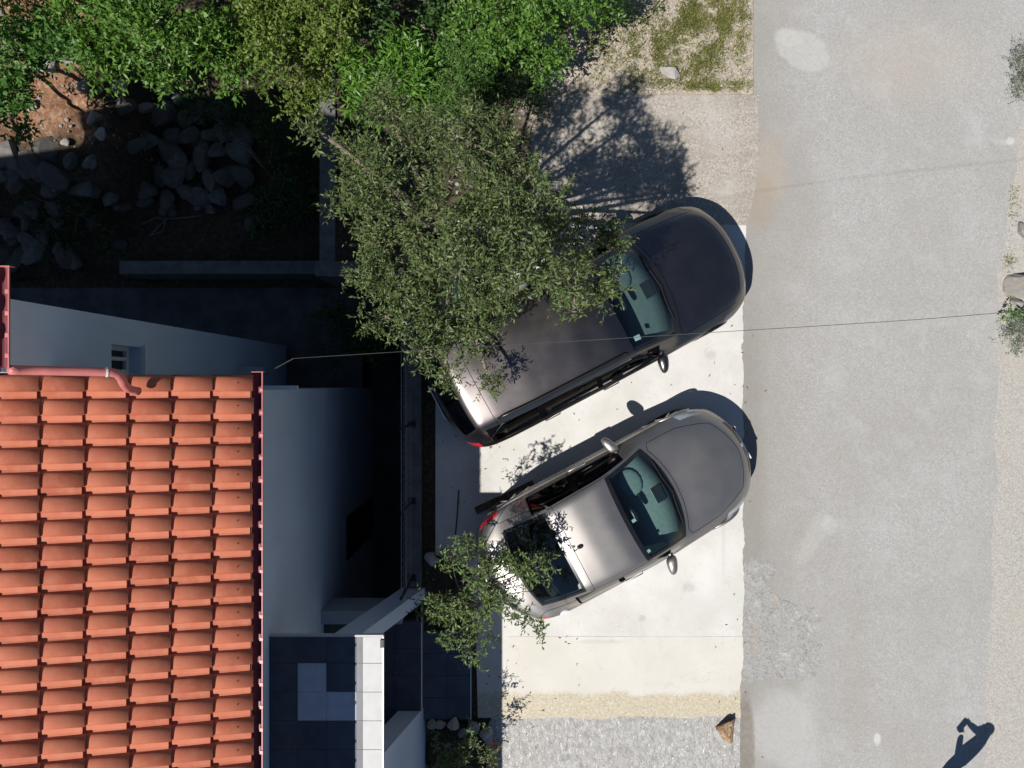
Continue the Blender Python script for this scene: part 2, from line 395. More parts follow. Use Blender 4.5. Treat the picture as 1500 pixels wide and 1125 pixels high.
def np_mesh(name, V, F):
    me = bpy.data.meshes.new(name); n = len(V); k = F.shape[1]; m = len(F)
    me.vertices.add(n); me.vertices.foreach_set('co', np.ascontiguousarray(V, dtype=np.float32).ravel())
    me.loops.add(m*k); me.loops.foreach_set('vertex_index', np.ascontiguousarray(F, dtype=np.int32).ravel())
    me.polygons.add(m); me.polygons.foreach_set('loop_start', np.arange(0, m*k, k, dtype=np.int32))
    me.polygons.foreach_set('loop_total', np.full(m, k, dtype=np.int32))
    me.update(calc_edges=True); return me
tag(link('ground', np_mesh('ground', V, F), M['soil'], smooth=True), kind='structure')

def ragged(pts, amp, step=.06, seed=0):
    """polyline with small real irregularities"""
    r = np.random.default_rng(seed); out = []
    for (x0, y0), (x1, y1) in zip(pts[:-1], pts[1:]):
        L = math.hypot(x1-x0, y1-y0); k = max(1, int(L/step))
        nxn, nyn = -(y1-y0)/L, (x1-x0)/L
        for i in range(k):
            t = i/k; w = r.normal()*amp*.5+amp*math.sin(i*.31+seed)+amp*.7*math.sin(i*.093+seed*2)
            out.append((x0+(x1-x0)*t+nxn*w, y0+(y1-y0)*t+nyn*w))
    out.append(pts[-1]); return out
def sheet(name, poly, z, mat, parent=None, kind='structure', thick=None):
    bm = bmesh.new(); vs_ = [bm.verts.new((x, y, z)) for x, y in poly]; f = bm.faces.new(vs_)
    if f.calc_area() and f.normal.z < 0: f.normal_flip()
    bm.normal_update()
    if f.normal.z < 0: bmesh.ops.reverse_faces(bm, faces=[f])
    if thick:
        e = bmesh.ops.extrude_face_region(bm, geom=[f]); 
        for v in [g for g in e['geom'] if isinstance(g, bmesh.types.BMVert)]: v.co.z = z
        for v in vs_: v.co.z = z-thick
    bmesh.ops.triangulate(bm, faces=[g for g in bm.faces if len(g.verts) > 4])
    me = bpy.data.meshes.new(name); bm.to_mesh(me); bm.free()
    o = link(name, me, mat, parent)
    if parent is None: tag(o, kind=kind)
    return o
def px(lst, z=0.0): return [tuple(P(a, b, z).xy) for a, b in lst]
# road, its right edge as a ragged line
right = ragged(px([(1430,1500),(1441,1125),(1450,900),(1458,740),(1462,520),(1464,395),(1481,300),(1497,180),(1506,60),(1512,-200),(1500,-900)]), .018, .07, 3)
left = px([(1104,-900),(1104,0),(1104,140),(1060,330),(1060,1500)])
road = sheet('road', right+left, 0.0, M['asphalt'], thick=.03)
# shoulder beyond the road
sheet('road_shoulder', px([(1380,1500),(1400,1000),(1400,300),(1440,60),(1440,-900),(2000,-900),(2000,1500)]), -.012, M['shoulder'])
# parking pad of new concrete
east = ragged(px([(1083,1052),(1087,960),(1089,800),(1088,640),(1087,500),(1090,410),(1093,330)]), .012, .05, 5)
pad = sheet('parking_pad', ragged(px([(700,1051),(1083,1051)]), .016, .06, 8)[:-1]+east+px([(640,322),(638,452),(638,812),(690,835),(697,930)]), .006, M['concrete'], thick=.04)
apron = sheet('upper_apron', ragged(px([(1094,329.5),(1110,250),(1113,139)]), .012, .06, 9)+px([(806,140),(806,187),(778,187),(778,329.5)]), .003, M['brown_concrete'], thick=.04)
lower = sheet('lower_apron', px([(700,1500),(1084,1500)])+[tuple(P(1084,1047).xy), tuple(P(722,1047).xy), tuple(P(712,1070).xy), tuple(P(700,1100).xy)], .002, M['painted_glint'], thick=.04)
# broken stretch of asphalt: a real, uneven crust
bx0, by0 = P(1088, 1000).xy; bx1, by1 = P(1204, 812).xy
xs = np.linspace(bx0, bx1, 90); ys = np.linspace(by0, by1, 130); BX, BY = np.meshgrid(xs, ys, indexing='ij')
u = (BX-bx0)/(bx1-bx0); v = (BY-by0)/(by1-by0)
wob = .22*vnoise(BX, BY, 1.9, 11)+.16*vnoise(BX, BY, 5, 12)+.08*vnoise(BX, BY, 14, 18)
reach = .95-.55*sstep(v, .45, .95)+wob
mask = sstep(reach-u, 0, .12)*sstep(v+wob*.4, .02, .10)*sstep(1-v+wob*.4, .02, .12)
rough = .004*vnoise(BX, BY, 5, 13)+.004*vnoise(BX, BY, 13, 14)+.005*vnoise(BX, BY, 37, 15)+.003*vnoise(BX, BY, 60, 19)
crack = np.minimum(np.abs(vnoise(BX, BY, 3.1, 16)), np.abs(vnoise(BX, BY, 4.3, 17)))
BZ = -.012+mask*(.0145+rough*.55)-.004*mask*(crack < .012)
Vb = np.stack([BX, BY, BZ], -1).reshape(-1, 3); a, b2 = BX.shape
ii, jj = np.meshgrid(np.arange(a-1), np.arange(b2-1), indexing='ij')
Fb = np.stack([ii*b2+jj, (ii+1)*b2+jj, (ii+1)*b2+jj+1, ii*b2+jj+1], -1).reshape(-1, 4)
link('broken_patch', np_mesh('broken_patch', Vb, Fb), M['broken'], road, smooth=True)
# shallow joint sawn across the pad
yj = P(900, 932).y
sheet('pad_joint', ragged([(P(745,932).x, yj), (P(1087,932).x, yj)], .003, .1, 4)+[(P(1087,932).x, yj-.007), (P(745,932).x, yj-.007)], .0075, M['joint'], pad)
# lower yard path
sheet('yard_path', [(-13,-9),(-2.8,-9),(-2.8,.95),(-1.4,.95),(-1.4,1.8),(-13,1.8)], YARD+.012, M['path'])
sheet('area_way', [(-3.0,-9),(-1.4,-9),(-1.4,.96),(-3.0,.96)], -3.58, M['path'])
tag(MB().box(-3.0,-1.62,.951,1.05,-3.7,YARD+.02).build('area_kerb', M['kerb_concrete']), kind='structure')
# dark planting strip between wall and pad
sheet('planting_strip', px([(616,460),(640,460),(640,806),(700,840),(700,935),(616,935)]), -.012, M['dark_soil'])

# ---------------------------------------------------------------- retaining walls
def wallthing(name, label, boxes, mat, top=None):
    m = MB()
    for b in boxes: m.box(*b)
    o = m.build(name, mat, bevel=.012); tag(o, label, 'wall'); return o
wallthing('retaining_wall', 'shaded concrete retaining wall under the mesh fence beside the parking pad', [(-1.615,-1.36,-3.05,1.70,-3.7,.06)], M['kerb_concrete'])
wallthing('retaining_wall', 'shaded concrete retaining wall bounding the olive tree bed above the stone bank', [(-3.12,-2.86,1.955,5.2,-2.7,-.80),(-3.12,-1.36,1.705,1.95,-2.7,-.55)], M['kerb_concrete'])
wallthing('garden_wall', 'low rough concrete garden wall between stone bank and lower path', [(-7.0,-3.125,1.96,2.20,-2.65,-1.95)], M['kerb_concrete'])

# mesh fence on the retaining wall
fx = -1.50
f = empty('mesh_fence', (fx, -.7, .06)); tag(f, 'low dark wire mesh fence on top of the retaining wall', 'fence')
for k, yw in enumerate((1.55, .55, -.60, -1.75, -2.9)):
    MB().tube([(0,yw+.7,0),(0,yw+.7,1.05)], .022, 8).build('post', M['black_metal'], f)
    MB().box(-.06,.06,yw+.7-.05,yw+.7+.05,0,.012).build('post_foot', M['black_metal'], f)
for z in (.12, .58, 1.02):
    MB().tube([(0,-2.25,z),(0,2.28,z)], .007, 6).build('rail', M['grey_metal'], f)
m = MB()
for y in np.arange(-2.22, 2.27, .10): m.tube([(0,y,.05),(0,y,1.04)], .0025, 4, False)
for z in np.arange(.2, 1.0, .16): m.tube([(.004,-2.25,z),(.004,2.28,z)], .0025, 4, False)
tag(m.build('wire_mesh', M['grey_metal'], f), kind='stuff')

# ---------------------------------------------------------------- house
house = empty('house', (-2.8, -.07, YARD)); tag(house, 'pale rendered two storey house with terracotta tiled roof and tiled balcony', 'house')
HO = Vector((2.8, .07, -YARD))
class HB(MB):
    """house parts are given in world metres and stored relative to the house"""
    def build(s, name, mat, parent=None, smooth=False, bevel=0):
        s.V = [(x+HO.x, y+HO.y, z+HO.z) for x, y, z in s.V]
        return super().build(name, mat, parent or house, smooth, bevel)
EZ, EX, PITCH = 3.76, -2.61, .25         # eave of the main roof
E2Z, E2X, P2 = 5.20, -4.06, .36          # eave of the set-back wing
RX, RX2, WE = -8.8, -9.0, -11.1                                # ridge
WX, WX2 = -2.80, -4.22
roofz = lambda x: EZ+PITCH*(EX-x)
roof2z = lambda x: E2Z+P2*(E2X-x)
WN, W2N = -.07, .715
# wall of the main block
HB().box(-14, WX, -9.5, WN, -3.75, EZ-.12).add(
    [(WX,-9.5,EZ-.12),(WX,WN,EZ-.12),(RX,-9.5,roofz(RX)-.14),(RX,WN,roofz(RX)-.14),(-14,-9.5,EZ-.12),(-14,WN,EZ-.12)],
    [(1,0,2,3),(3,2,4,5),(0,4,2),(1,3,5)]).build('wall', M['render'])
# wing wall with a window opening in its east face (a frame of boxes round the hole)
wy0, wy1, wz0, wz1 = .08, .42, 2.62, 3.22
hb = HB(); x0, x1 = WX2-.30, WX2
WS = RN_ = .10
hb.box(x0, x1, WS, wy0+.03, YARD-.1, 4.95); hb.box(x0, x1, wy1, W2N, YARD-.1, 4.95)
hb.box(x0, x1, wy0+.03, wy1, YARD-.1, wz0); hb.box(x0, x1, wy0+.03, wy1, wz1, 4.95)
hb.box(WE+.25, x0, WS, W2N, YARD-.1, 4.95); hb.box(-14, x1, WN+.002, WS-.001, YARD-.1, 3.60)
hb.add([(x1,W2N,4.95),(x1,WS,4.95),(RX2,WS,roof2z(RX2)-.14),(RX2,W2N,roof2z(RX2)-.14),(WE+.25,W2N,6.1),(WE+.25,WS,6.1)],[(0,1,2,3),(3,2,5,4),(0,3,4),(1,2,5)])
hb.box(-14, WE+.2, WS, .25, YARD-.1, 5.1)
hb.build('wall', M['render'])
wy0 += .03
w = HB().box(x1-.20, x1-.185, wy0, wy1, wz0, wz1).build('window', M['pane'])
hb = HB()
for b in ((wy0,wy0+.05,wz0,wz1),(wy1-.05,wy1,wz0,wz1),(wy0+.05,wy1-.05,wz0,wz0+.05),(wy0+.05,wy1-.05,wz1-.05,wz1),(wy0+.15,wy0+.19,wz0+.05,wz1-.05)):
    hb.box(x1-.185, x1-.14, *b)
hb.build('frame', M['frame_white'], w)
HB().box(x1-.14, x1+.05, wy0-.02, wy1+.02, wz0-.04, wz0-.002).build('sill', M['frame_white'], w)
# small canopy low on the wing wall and pale ledge at the corner of the main block
HB().add([(WX2,.0,-.15),(WX2,.26,-.15),(WX2+.35,.26,-.35),(WX2+.35,.0,-.35),(WX2,.0,-.20),(WX2,.26,-.20),(WX2+.35,.26,-.40),(WX2+.35,.0,-.40)],
         [(0,3,2,1),(4,5,6,7),(0,1,5,4),(1,2,6,5),(2,3,7,6),(3,0,4,7)]).build('canopy', M['render_grey'])
HB().box(WX-.35, WX+.10, WN+.002, WN+.05, 1.72, 1.80).build('ledge', M['frame_white'])
HB().tube([(WX+.01,-.10,3.30),(-2.50,.10,3.52),(-2.154,.252,3.70)], .006, 6).build('cable_bracket', M['black_metal'])
# basement door in the east wall
d = HB().box(WX-.02, WX+.012, -3.0, -2.25, -3.57, -1.3).build('door', M['black_metal'])
# roof decks
th = .05
def slab(xa, za, xb, zb, y0, y1, t=.06):
    return [(xa,y0,za),(xa,y1,za),(xb,y1,zb),(xb,y0,zb),(xa,y0,za-t),(xa,y1,za-t),(xb,y1,zb-t),(xb,y0,zb-t)], [(0,3,2,1),(4,5,6,7),(0,1,5,4),(1,2,6,5),(2,3,7,6),(3,0,4,7)]
RN = .085                                 # north edge of the main roof
hb = HB(); hb.add(*slab(EX+.02, EZ-.05, RX, roofz(RX)-.055, -9.8, RN-.02)); hb.add(*slab(RX-.003, roofz(RX)-.055, -14.4, EZ-.1, -9.8, RN-.02))
roof = hb.build('roof', M['underlay'])
hb = HB(); hb.add(*slab(E2X+.02, E2Z-.05, RX2, roof2z(RX2)-.055, RN+.01, .885)); hb.add(*slab(RX2-.003, roof2z(RX2)-.055, WE, 6.2, RN+.01, .885))
hb.add(*slab(WE-.003, 6.2, -14.4, 5.25, -1.5, .30))
roof2 = hb.build('roof', M['underlay'])
# one roof tile: barrel on its north two thirds, flat pan with a lip on its south third
TP, TC, TLn = .2222, .368, .43           # pitch across, cover along the slope, tile length
def tile_mesh(y_at_low, tilt=.0, name='tile'):
    prof = []
    bw = .158
    for k in range(9):
        a = math.pi*k/8; prof.append((TP/2-.002-bw/2+bw/2*math.cos(a), .045*math.sin(a)**.8 if 0 < k < 8 else 0.0))
    prof += [(TP/2-bw-.006, .002), (TP/2-bw-.05, .0), (-TP/2-.004, .004), (-TP/2-.016, .012)]
    t = .013; V = []; F = []; n_ = len(prof)
    for e, (x, lift, nar) in enumerate(((-TLn, 0.0, .93), (0.0, .032, 1.0))):
        for (y, z) in prof:
            xx = x-(.026 if (e == 1 and y < TP/2-bw) else 0)
            V.append((xx, y*(nar if y > 0 else 1), z*(1.0 if e else .86)+lift+t))
        for (y, z) in prof:
            xx = x-(.026 if (e == 1 and y < TP/2-bw) else 0)
            V.append((xx, y*(nar if y > 0 else 1), z*(1.0 if e else .86)+lift-.012*e))
    a, b, c, d_ = 0, n_, 2*n_, 3*n_
    for k in range(n_-1):
        F += [(a+k, c+k, c+k+1, a+k+1), (c+k, d_+k, d_+k+1, c+k+1), (b+k, b+k+1, d_+k+1, d_+k)]
    F += [(a, b, d_, c), (a+n_-1, c+n_-1, d_+n_-1, b+n_-1)]
    me = mesh(name, V, F); me.materials.append(M['terracotta'])
    for p in me.polygons: p.use_smooth = (p.index % 3 == 0) and p.index < 3*8
    return me
tm = [tile_mesh(0)]
ang = math.atan(PITCH); ca = math.cos(ang)
def place_tile(xlow, y, zfun, pitch, par, jit=True):
    o = bpy.data.objects.new('tile', tm[0]); COL.objects.link(o); o.parent = par
    j = (random.uniform(-.004,.004), random.uniform(-.0025,.0025), random.uniform(-.0015,.0025)) if jit else (0,0,0)
    o.location = Vector((xlow+j[0], y+j[1], zfun(xlow)+.0+j[2]))+HO
    o.rotation_euler = (random.uniform(-.008,.008), math.atan(pitch), random.uniform(-.005,.005))
    return o
ROWS = 27
ROWY = [RN-.105-TP*r for r in range(ROWS)]
for r in range(ROWS):
    off = .010*math.sin(r*.9)
    for cidx in range(10):
        place_tile(EX+.07-cidx*TC*ca+off*.3, ROWY[r], lambda x: roofz(x)-.028, PITCH, roof)
# the rest of the tiling, out of reach of the camera, as joined tile fields
def field(xlo, rows, cols, zfun, pitch, par):
    base = [v.co.copy() for v in tm[0].vertices]; pol = [tuple(p.vertices) for p in tm[0].polygons]; m = MB()
    R = Matrix.Rotation(math.atan(pitch), 4, 'Y')
    for y in rows:
        for k in cols:
            xl = xlo-k*TC*math.cos(math.atan(pitch)); T = Vector((xl, y, zfun(xl)))+HO
            m.add([R@v+T for v in base], pol)
    me = mesh('tile_field', m.V, m.F); tag(link('tile_field', me, M['terracotta'], par), kind='stuff')
field(EX+.07, ROWY, range(10, 17), lambda x: roofz(x)-.028, PITCH, roof)
field(EX+.07, [ROWY[-1]-TP*(k+1) for k in range(15)], range(0, 17), lambda x: roofz(x)-.028, PITCH, roof)
field(E2X-.03, [.885-.115-TP*k for k in range(3)], range(0, 10), lambda x: roof2z(x)-.028, P2, roof2)
# nails in the lowest course
for r in range(ROWS):
    HB().add(*ellipsoid((EX+.07-.115, ROWY[r]+.03, roofz(EX-.05)+.060), (.007,.007,.005), 6, 4)).build('nail', M['black_metal'], roof)
# gutters: half round trough with clips
def gutter(x, z, y0, y1, clips):
    hb = HB(); V = []; Fc = []; k = 10; r = .052; t = .004
    for y in (y0, y1):
        for i in range(k+1):
            a = math.pi+math.pi*i/k; V.append((x+r*math.cos(a), y, z+r*math.sin(a)))
        for i in range(k+1):
            a = math.pi+math.pi*i/k; V.append((x+(r-t)*math.cos(a), y, z+(r-t)*math.sin(a)))
    n1 = k+1
    for i in range(k):
        Fc += [(i,i+1,2*n1+i+1,2*n1+i), (n1+i,3*n1+i,3*n1+i+1,n1+i+1), (i,n1+i,n1+i+1,i+1), (2*n1+i,2*n1+i+1,3*n1+i+1,3*n1+i)]
    Fc += [(0,2*n1,3*n1,n1), (k,n1+k,3*n1+k,2*n1+k)]
    hb.add(V, Fc)
    g = hb.build('gutter', M['gutter'])
    HB().tube([(x+r,y0,z),(x+r,y1,z)], .0075, 6).build('rim', M['pipe'], g)
    HB().box(x-r, x+r+.012, y1, y1+.006, z-r, z+.010).build('end_cap', M['pipe'], g)
    for y in clips: HB().box(x+r-.022, x+r+.009, y-.016, y+.016, z+.006, z+.013).build('clip', M['pipe'], g)
    return g
gutter(EX+.105, EZ-.035, -9.8, RN+.03, [RN-.115-.2222*1.0*k-.03 for k in range(0, 27)])
gutter(E2X+.085, E2Z-.035, RN+.04, .915, [.22, .38, .55, .72])
# barge board along the wing and the main roof
HB().add(*slab(E2X+.03, E2Z-.01, RX2, roof2z(RX2)-.01, 0.887, .915, .16)).build('barge_board', M['gutter'])
HB().add(*slab(EX+.03, EZ-.03, RX, roofz(RX)-.03, RN-.018, RN+.004, .13)).build('barge_board', M['underlay'])
# pipe from the wing gutter, along the roof edge and out over the tiles
a = P(26, 542, 5.08); b = P(160, 545, 4.72)
pts = [Vector((a.x-.02, a.y, 5.14)), a]
for k in range(1, 6): pts.append(a.lerp(b, k/5))
for (qx, qy, qz) in ((170,547,4.68),(177,553,4.60),(181,562,4.46),(187,569,4.30),(196,572,4.17),(203,573,4.12)): pts.append(P(qx, qy, qz))
pp = HB().tube(pts, .038, 12).build('downpipe', M['pipe'], smooth=True)
c0 = a.lerp(b, .96); HB().tube([c0, a.lerp(b, .985)], .044, 12).build('pipe_collar', M['frame_white'], pp)

# balcony -------------------------------------------------------------
BZF, BZC = 2.515, 2.52                   # floor and outer tile row
BXE, BXC, BN, BS = -1.494, -1.722, -2.89, -7.6
bal = HB().box(WX+.002, BXE-.012, BS, BN-.022, BZF-.05, BZF-.02).box(WX+.002, BXE-.25, BS, BN-.45, BZF-.20, BZF-.0505).build('balcony', M['render_grey'])
yb_ = [BN-.025]+[-3.22-.3315*k for k in range(13)]
for k in range(13):
    HB().box(BXC+.002, BXE, yb_[k+1]+.004, yb_[k], BZC-.0245, BZC).build('edge_tile', M['coping'], bal, bevel=.002)
HB().box(WX+.002, BXE+.012, BN-.0215, BN, BZF-.045, BZC+.006).build('edge_trim', M['coping'], bal)
HB().box(BXE+.0005, BXE+.014, BS, BN-.022, BZC-.05, BZC+.004).build('edge_trim', M['trim'], bal)
HB().box(BXE-.02, BXE+.02, BN-.14, BN-.05, BZC+.0045, BZC+.028).build('corner_clip', M['black_metal'], bal)
light = {(1,1), (1,2), (2,2)}
xb = [WX+.003, -2.471, -2.141, -1.794, BXC]
for ci in range(4):
    for ri in range(13):
        HB().box(xb[ci]+.0015, xb[ci+1]-.0015, yb_[ri+1]+.003, yb_[ri], BZF-.02, BZF).build('floor_tile', M['light_tile'] if (ci, ri) in light else M['dark_tile'], bal)
# slanted piers under the balcony and the low porch wall
def pier(y0, y1, name):
    z0, z1, xb_, bat, dp = -.10, BZF-.051, -1.29, .27, .34
    xt = xb_-bat*(z1-z0)
    HB().add([(xb_-dp,y0,z0),(xb_,y0,z0),(xb_,y1,z0),(xb_-dp,y1,z0),(xt-dp,y0,z1),(xt,y0,z1),(xt,y1,z1),(xt-dp,y1,z1)],
             [(3,2,1,0),(4,5,6,7),(0,1,5,4),(1,2,6,5),(2,3,7,6),(3,0,4,7)]).build(name, M['render'])
pier(-3.27, -3.07, 'pier'); pier(-7.6, -4.86, 'pier')
HB().box(WX+.002, -1.62, -3.52, -3.325, -.34, .30).build('porch_wall', M['render_grey'])
# porch floor and the tiled landing in front of it
HB().box(WX+.002, -1.352, -7.6, -3.53, -.35, .125).build('porch_floor', M['grout'])
pf = house.children[-1]
for ci in range(4):
    for ri in range(4):
        HB().box(-1.352-.40*(ci+1)+.002 if ci < 3 else WX+.004, -1.352-.40*ci-.002, -3.534-.40*(ri+1)+.004, -3.534-.40*ri, .125, .145).build('porch_tile', M['dark_tile'], pf)
HB().box(-1.3515, -1.338, -4.86, -3.28, -.02, .150).build('edge_trim', M['trim'], pf)
landing = MB().box(-1.337, -.625, -5.04, -3.72, -.06, .03).build('landing', M['grout']); tag(landing, kind='structure')
for ci in range(2):
    for ri in range(4):
        xa = -1.335+.357*ci; ya = -5.036+.33*ri
        MB().box(xa+.0025, xa+.3545, ya+.0025, ya+.3275, .03, .045).build('landing_tile', M['dark_tile'], landing)
MB().box(-.6245, -.612, -5.04, -3.72, -.05, .048).build('edge_trim', M['trim'], landing)

# ---------------------------------------------------------------- cars
def smooth_table(ts, vs_, L, sig=.05):
    x = np.arange(-.6, L+.6, .01); y = np.interp(x, ts, vs_)
    k = np.exp(-.5*(np.arange(-25, 26)*.01/sig)**2); k /= k.sum()
    yp = np.pad(y, 25, mode='edge'); y = np.convolve(yp, k, 'valid')
    return lambda t: np.interp(t, x, y)
def metallic(name, c, rough, flake=.08, dirt=.10, metal=.9):
    n = NT(name)
    f = n.noise(900, 1, .5)
    col = n.mix(n.mr(f, .35, .65), tuple(v*(1-flake) for v in c), tuple(v*(1+flake) for v in c))
    dust = n.noise(7, 6, .65)
    col = n.mix(n.mr(dust, .5, .8, 0, dirt), col, (.30,.28,.25))
    return n.fin(col, n.mr(n.noise(3, 4), .3, .7, rough-.02, rough+.03), None, .5, metal, .6, .05)
M['paint_dark'] = metallic('dark_brown_paint', (.150,.135,.133), .335, .08, .01, 1.0)
M['paint_silver'] = metallic('grey_silver_paint', (.335,.315,.300), .47, .08, .06)
M['car_glass'] = glass_mat('car_glass', (.62,.76,.74))
M['car_glass_dark'] = glass_mat('car_glass_dark', (.03,.042,.04))
M['car_trim'] = plain('black_car_trim', (.012,.012,.013), .35, .1, spec=.5)
M['rubber'] = plain('tyre_rubber', (.016,.016,.016), .85, .2, 30)
M['alloy'] = plain('alloy_rim', (.45,.45,.46), .35, .05, metal=.9)
M['chrome'] = plain('chrome', (.65,.66,.68), .12, .03, metal=1.0)
M['cloth'] = plain('dark_seat_cloth', (.022,.022,.024), .9, .2, 30)
M['dash_dark'] = plain('dark_dashboard', (.11,.13,.13), .75, .1, 20)
M['dash_grey'] = plain('grey_dashboard', (.20,.24,.235), .75, .1, 20)
M['red_lens'] = plain('red_lamp_lens', (.55,.012,.012), .12, .1, spec=.8, coat=1.0)
M['clear_lens'] = plain('clear_lamp_lens', (.30,.34,.36), .12, .1, spec=.8, coat=1.0)
M['plate'] = plain('white_number_plate', (.75,.75,.75), .4, .03)
M['plate_blue'] = plain('blue_plate_band', (.02,.06,.35), .4, .03)
M['sticker'] = plain('white_sticker', (.72,.76,.80), .35, .06)
M['seam'] = plain('panel_gap', (.005,.005,.006), .9, spec=0.0)

def make_car(name, label, loc, heading, S):
    L = S['L']; W2 = S['W']/2
    zt_f = smooth_table(S['zt'][0], S['zt'][1], L, .035); w_f = smooth_table(S['w'][0], S['w'][1], L, .07)
    zs_f = smooth_table(S['zs'][0], S['zs'][1], L, .08); wt_f = smooth_table(S['wt'][0], S['wt'][1], L, .05)
    cr_f = smooth_table(S['crown'][0], S['crown'][1], L, .08); bow_f = smooth_table(S['bow'][0], S['bow'][1], L, .10)
    marks = sorted(set([0, .04, .10, L-.10, L-.04, L]+S['marks'])); ts = []
    for a, b in zip(marks[:-1], marks[1:]):
        k = max(1, int(round((b-a)/.035))); ts += list(np.linspace(a, b, k+1)[:-1])
    ts = np.array(ts+[L]); NTt = len(ts)
    NA, NB, NC, ND = 16, 9, 5, 9
    rows = []
    for t in ts:
        zt, w, zs, wt, cr, bow = zt_f(t), w_f(t), zs_f(t), wt_f(t), cr_f(t), bow_f(t)
        wt = min(wt, w-.05); ze = zt-cr; zs = min(zs, ze-.015); wg = max(w-.055, wt+.01)
        sec = [(wt*k/NA, zt-cr*(k/NA)**2.2) for k in range(NA+1)]
        g = max(0, min(1, (ze-zs)/.4))
        for k in range(1, NB+1):
            q = k/NB; sec.append((wt+(wg-wt)*q+.035*g*math.sin(math.pi*q), ze+(zs-ze)*q))
        zlo = .21; zm = max(zs-.10, zlo+.05)
        for k in range(1, NC+1):
            q = k/NC*math.pi/2; sec.append((wg+(w-wg)*math.sin(q), zs-(zs-zm)*(1-math.cos(q))))
        for k in range(1, ND+1):
            q = k/ND; z = zm+(zlo-zm)*q
            sec.append((w-.055*q**2.2-.012*math.sin(math.pi*2*q)*(1 if zm > .5 else 0), z))
        sec.append((sec[-1][0]-.12, zlo-.01))
        sec = np.array(sec); x = L/2-t-bow*np.clip(sec[:,0]/W2, 0, 1)**S.get('bexp', 2.2)
        half = np.stack([x, sec[:,0], sec[:,1]], -1)
        mir = half[1:][::-1].copy(); mir[:,1] *= -1
        rows.append(np.concatenate([mir, half]))
    G = np.array(rows); c = (G.shape[1]-1)//2
    for it in range(3):
        H = G.copy(); H[1:-1] = .5*G[1:-1]+.25*(G[:-2]+G[2:]); K = H.copy(); K[:,1:-1] = .5*H[:,1:-1]+.25*(H[:,:-2]+H[:,2:]); G = K
    jA, jB, jC, jD = NA, NA+NB, NA+NB+NC, NA+NB+NC+ND
    NJ = G.shape[1]
    def surf(t, j):
        a = np.interp(t, ts, np.arange(NTt)); b = min(max(c+j, 0), NJ-1.001)
        i0 = int(min(a, NTt-1.001)); j0 = int(b); fa, fb = a-i0, b-j0
        return (G[i0,j0]*(1-fa)+G[i0+1,j0]*fa)*(1-fb)+(G[i0,j0+1]*(1-fa)+G[i0+1,j0+1]*fa)*fb
    def nrm(t, j):
        e = .04; d1 = surf(min(t+e, L), j)-surf(max(t-e, 0), j); d2 = surf(t, j+.6)-surf(t, j-.6)
        n_ = np.cross(d1, d2); n_ = n_/(np.linalg.norm(n_)+1e-9)
        ctr = np.array([surf(t, 0)[0], 0, .6]); 
        return n_ if np.dot(n_, surf(t, j)-ctr) > 0 else -n_
    root = empty(name, (loc[0], loc[1], .006), heading); tag(root, label, 'car')
    regions = {}
    wheels = S['wheels']; RW = S['rw']
    body = []
    for i in range(NTt-1):
        tm_ = (ts[i]+ts[i+1])/2
        for j in range(NJ-1):
            jj_ = j+.5-c; aj = abs(jj_)
            p = (G[i,j]+G[i+1,j]+G[i,j+1]+G[i+1,j+1])/4
            f = (i*NJ+j, (i+1)*NJ+j, (i+1)*NJ+j+1, i*NJ+j+1)
            if aj > jC-1 and any((p[0]-(L/2-wt_))**2+(p[2]-RW)**2 < (RW+.045)**2 for wt_ in wheels): continue
            key = S['region'](tm_, aj, 1 if jj_ > 0 else -1, dict(jA=jA, jB=jB, jC=jC, jD=jD))
            if key is None: body.append(f)
            else: regions.setdefault(key, []).append(f)
    # bottom and end caps
    for i in range(NTt-1): body.append((i*NJ, (i)*NJ+NJ-1, (i+1)*NJ+NJ-1, (i+1)*NJ))
    V = G.reshape(-1, 3)
    def sub(nm, faces, mat, par, push=0.0, smooth=True):
        idx = sorted({k for f in faces for k in f}); mp = {k: q for q, k in enumerate(idx)}
        VV = [V[k] for k in idx]
        me = mesh(nm, VV, [tuple(mp[k] for k in f) for f in faces])
        bm = bmesh.new(); bm.from_mesh(me); bmesh.ops.recalc_face_normals(bm, faces=bm.faces)
        if push:
            bm.normal_update()
            for v in bm.verts: v.co += v.normal*push
        bm.to_mesh(me); bm.free()
        return link(nm, me, mat, par, smooth)
    caps = [tuple(range(0, NJ)), tuple((NTt-1)*NJ+k for k in range(NJ-1, -1, -1))]
    bo = sub('body', body+caps, M[S['paint']], root)
    for p_ in bo.data.polygons:
        if len(p_.vertices) > 4: p_.use_smooth = False
    mats = dict(windshield='car_glass', rear_window=S.get('rear_glass','car_glass'), side_window=S['side_glass'], headlight=S['lens'],
                tail_light='red_lens', grille='car_trim', window_trim='car_trim', pillar_trim='seam', sill='car_trim')
    for key, faces in regions.items():
        base = key.split('|')[0]
        sub(base, faces, M[mats[base]], bo if base in ('window_trim','pillar_trim','sill','grille') else root)
    # dark lining inside the cabin
    inner = []
    t0, t1 = S['cabin']
    GI = G.copy(); GI[:,:,1] *= .955; GI[:,:,2] -= .025
    for i in range(NTt-1):
        tm_ = (ts[i]+ts[i+1])/2
        if not t0 < tm_ < t1: continue
        for j in range(NJ-1):
            aj = abs(j+.5-c)
            if aj > jC+3: continue
            if S['region'](tm_, aj, 1, dict(jA=jA, jB=jB, jC=jC, jD=jD)) in ('windshield','rear_window') or str(S['region'](tm_, aj, 1, dict(jA=jA, jB=jB, jC=jC, jD=jD))).startswith('side_window'): continue
            inner.append((i*NJ+j, (i+1)*NJ+j, (i+1)*NJ+j+1, i*NJ+j+1))
    idx = sorted({k for f in inner for k in f}); mp = {k: q for q, k in enumerate(idx)}; VI = GI.reshape(-1, 3)
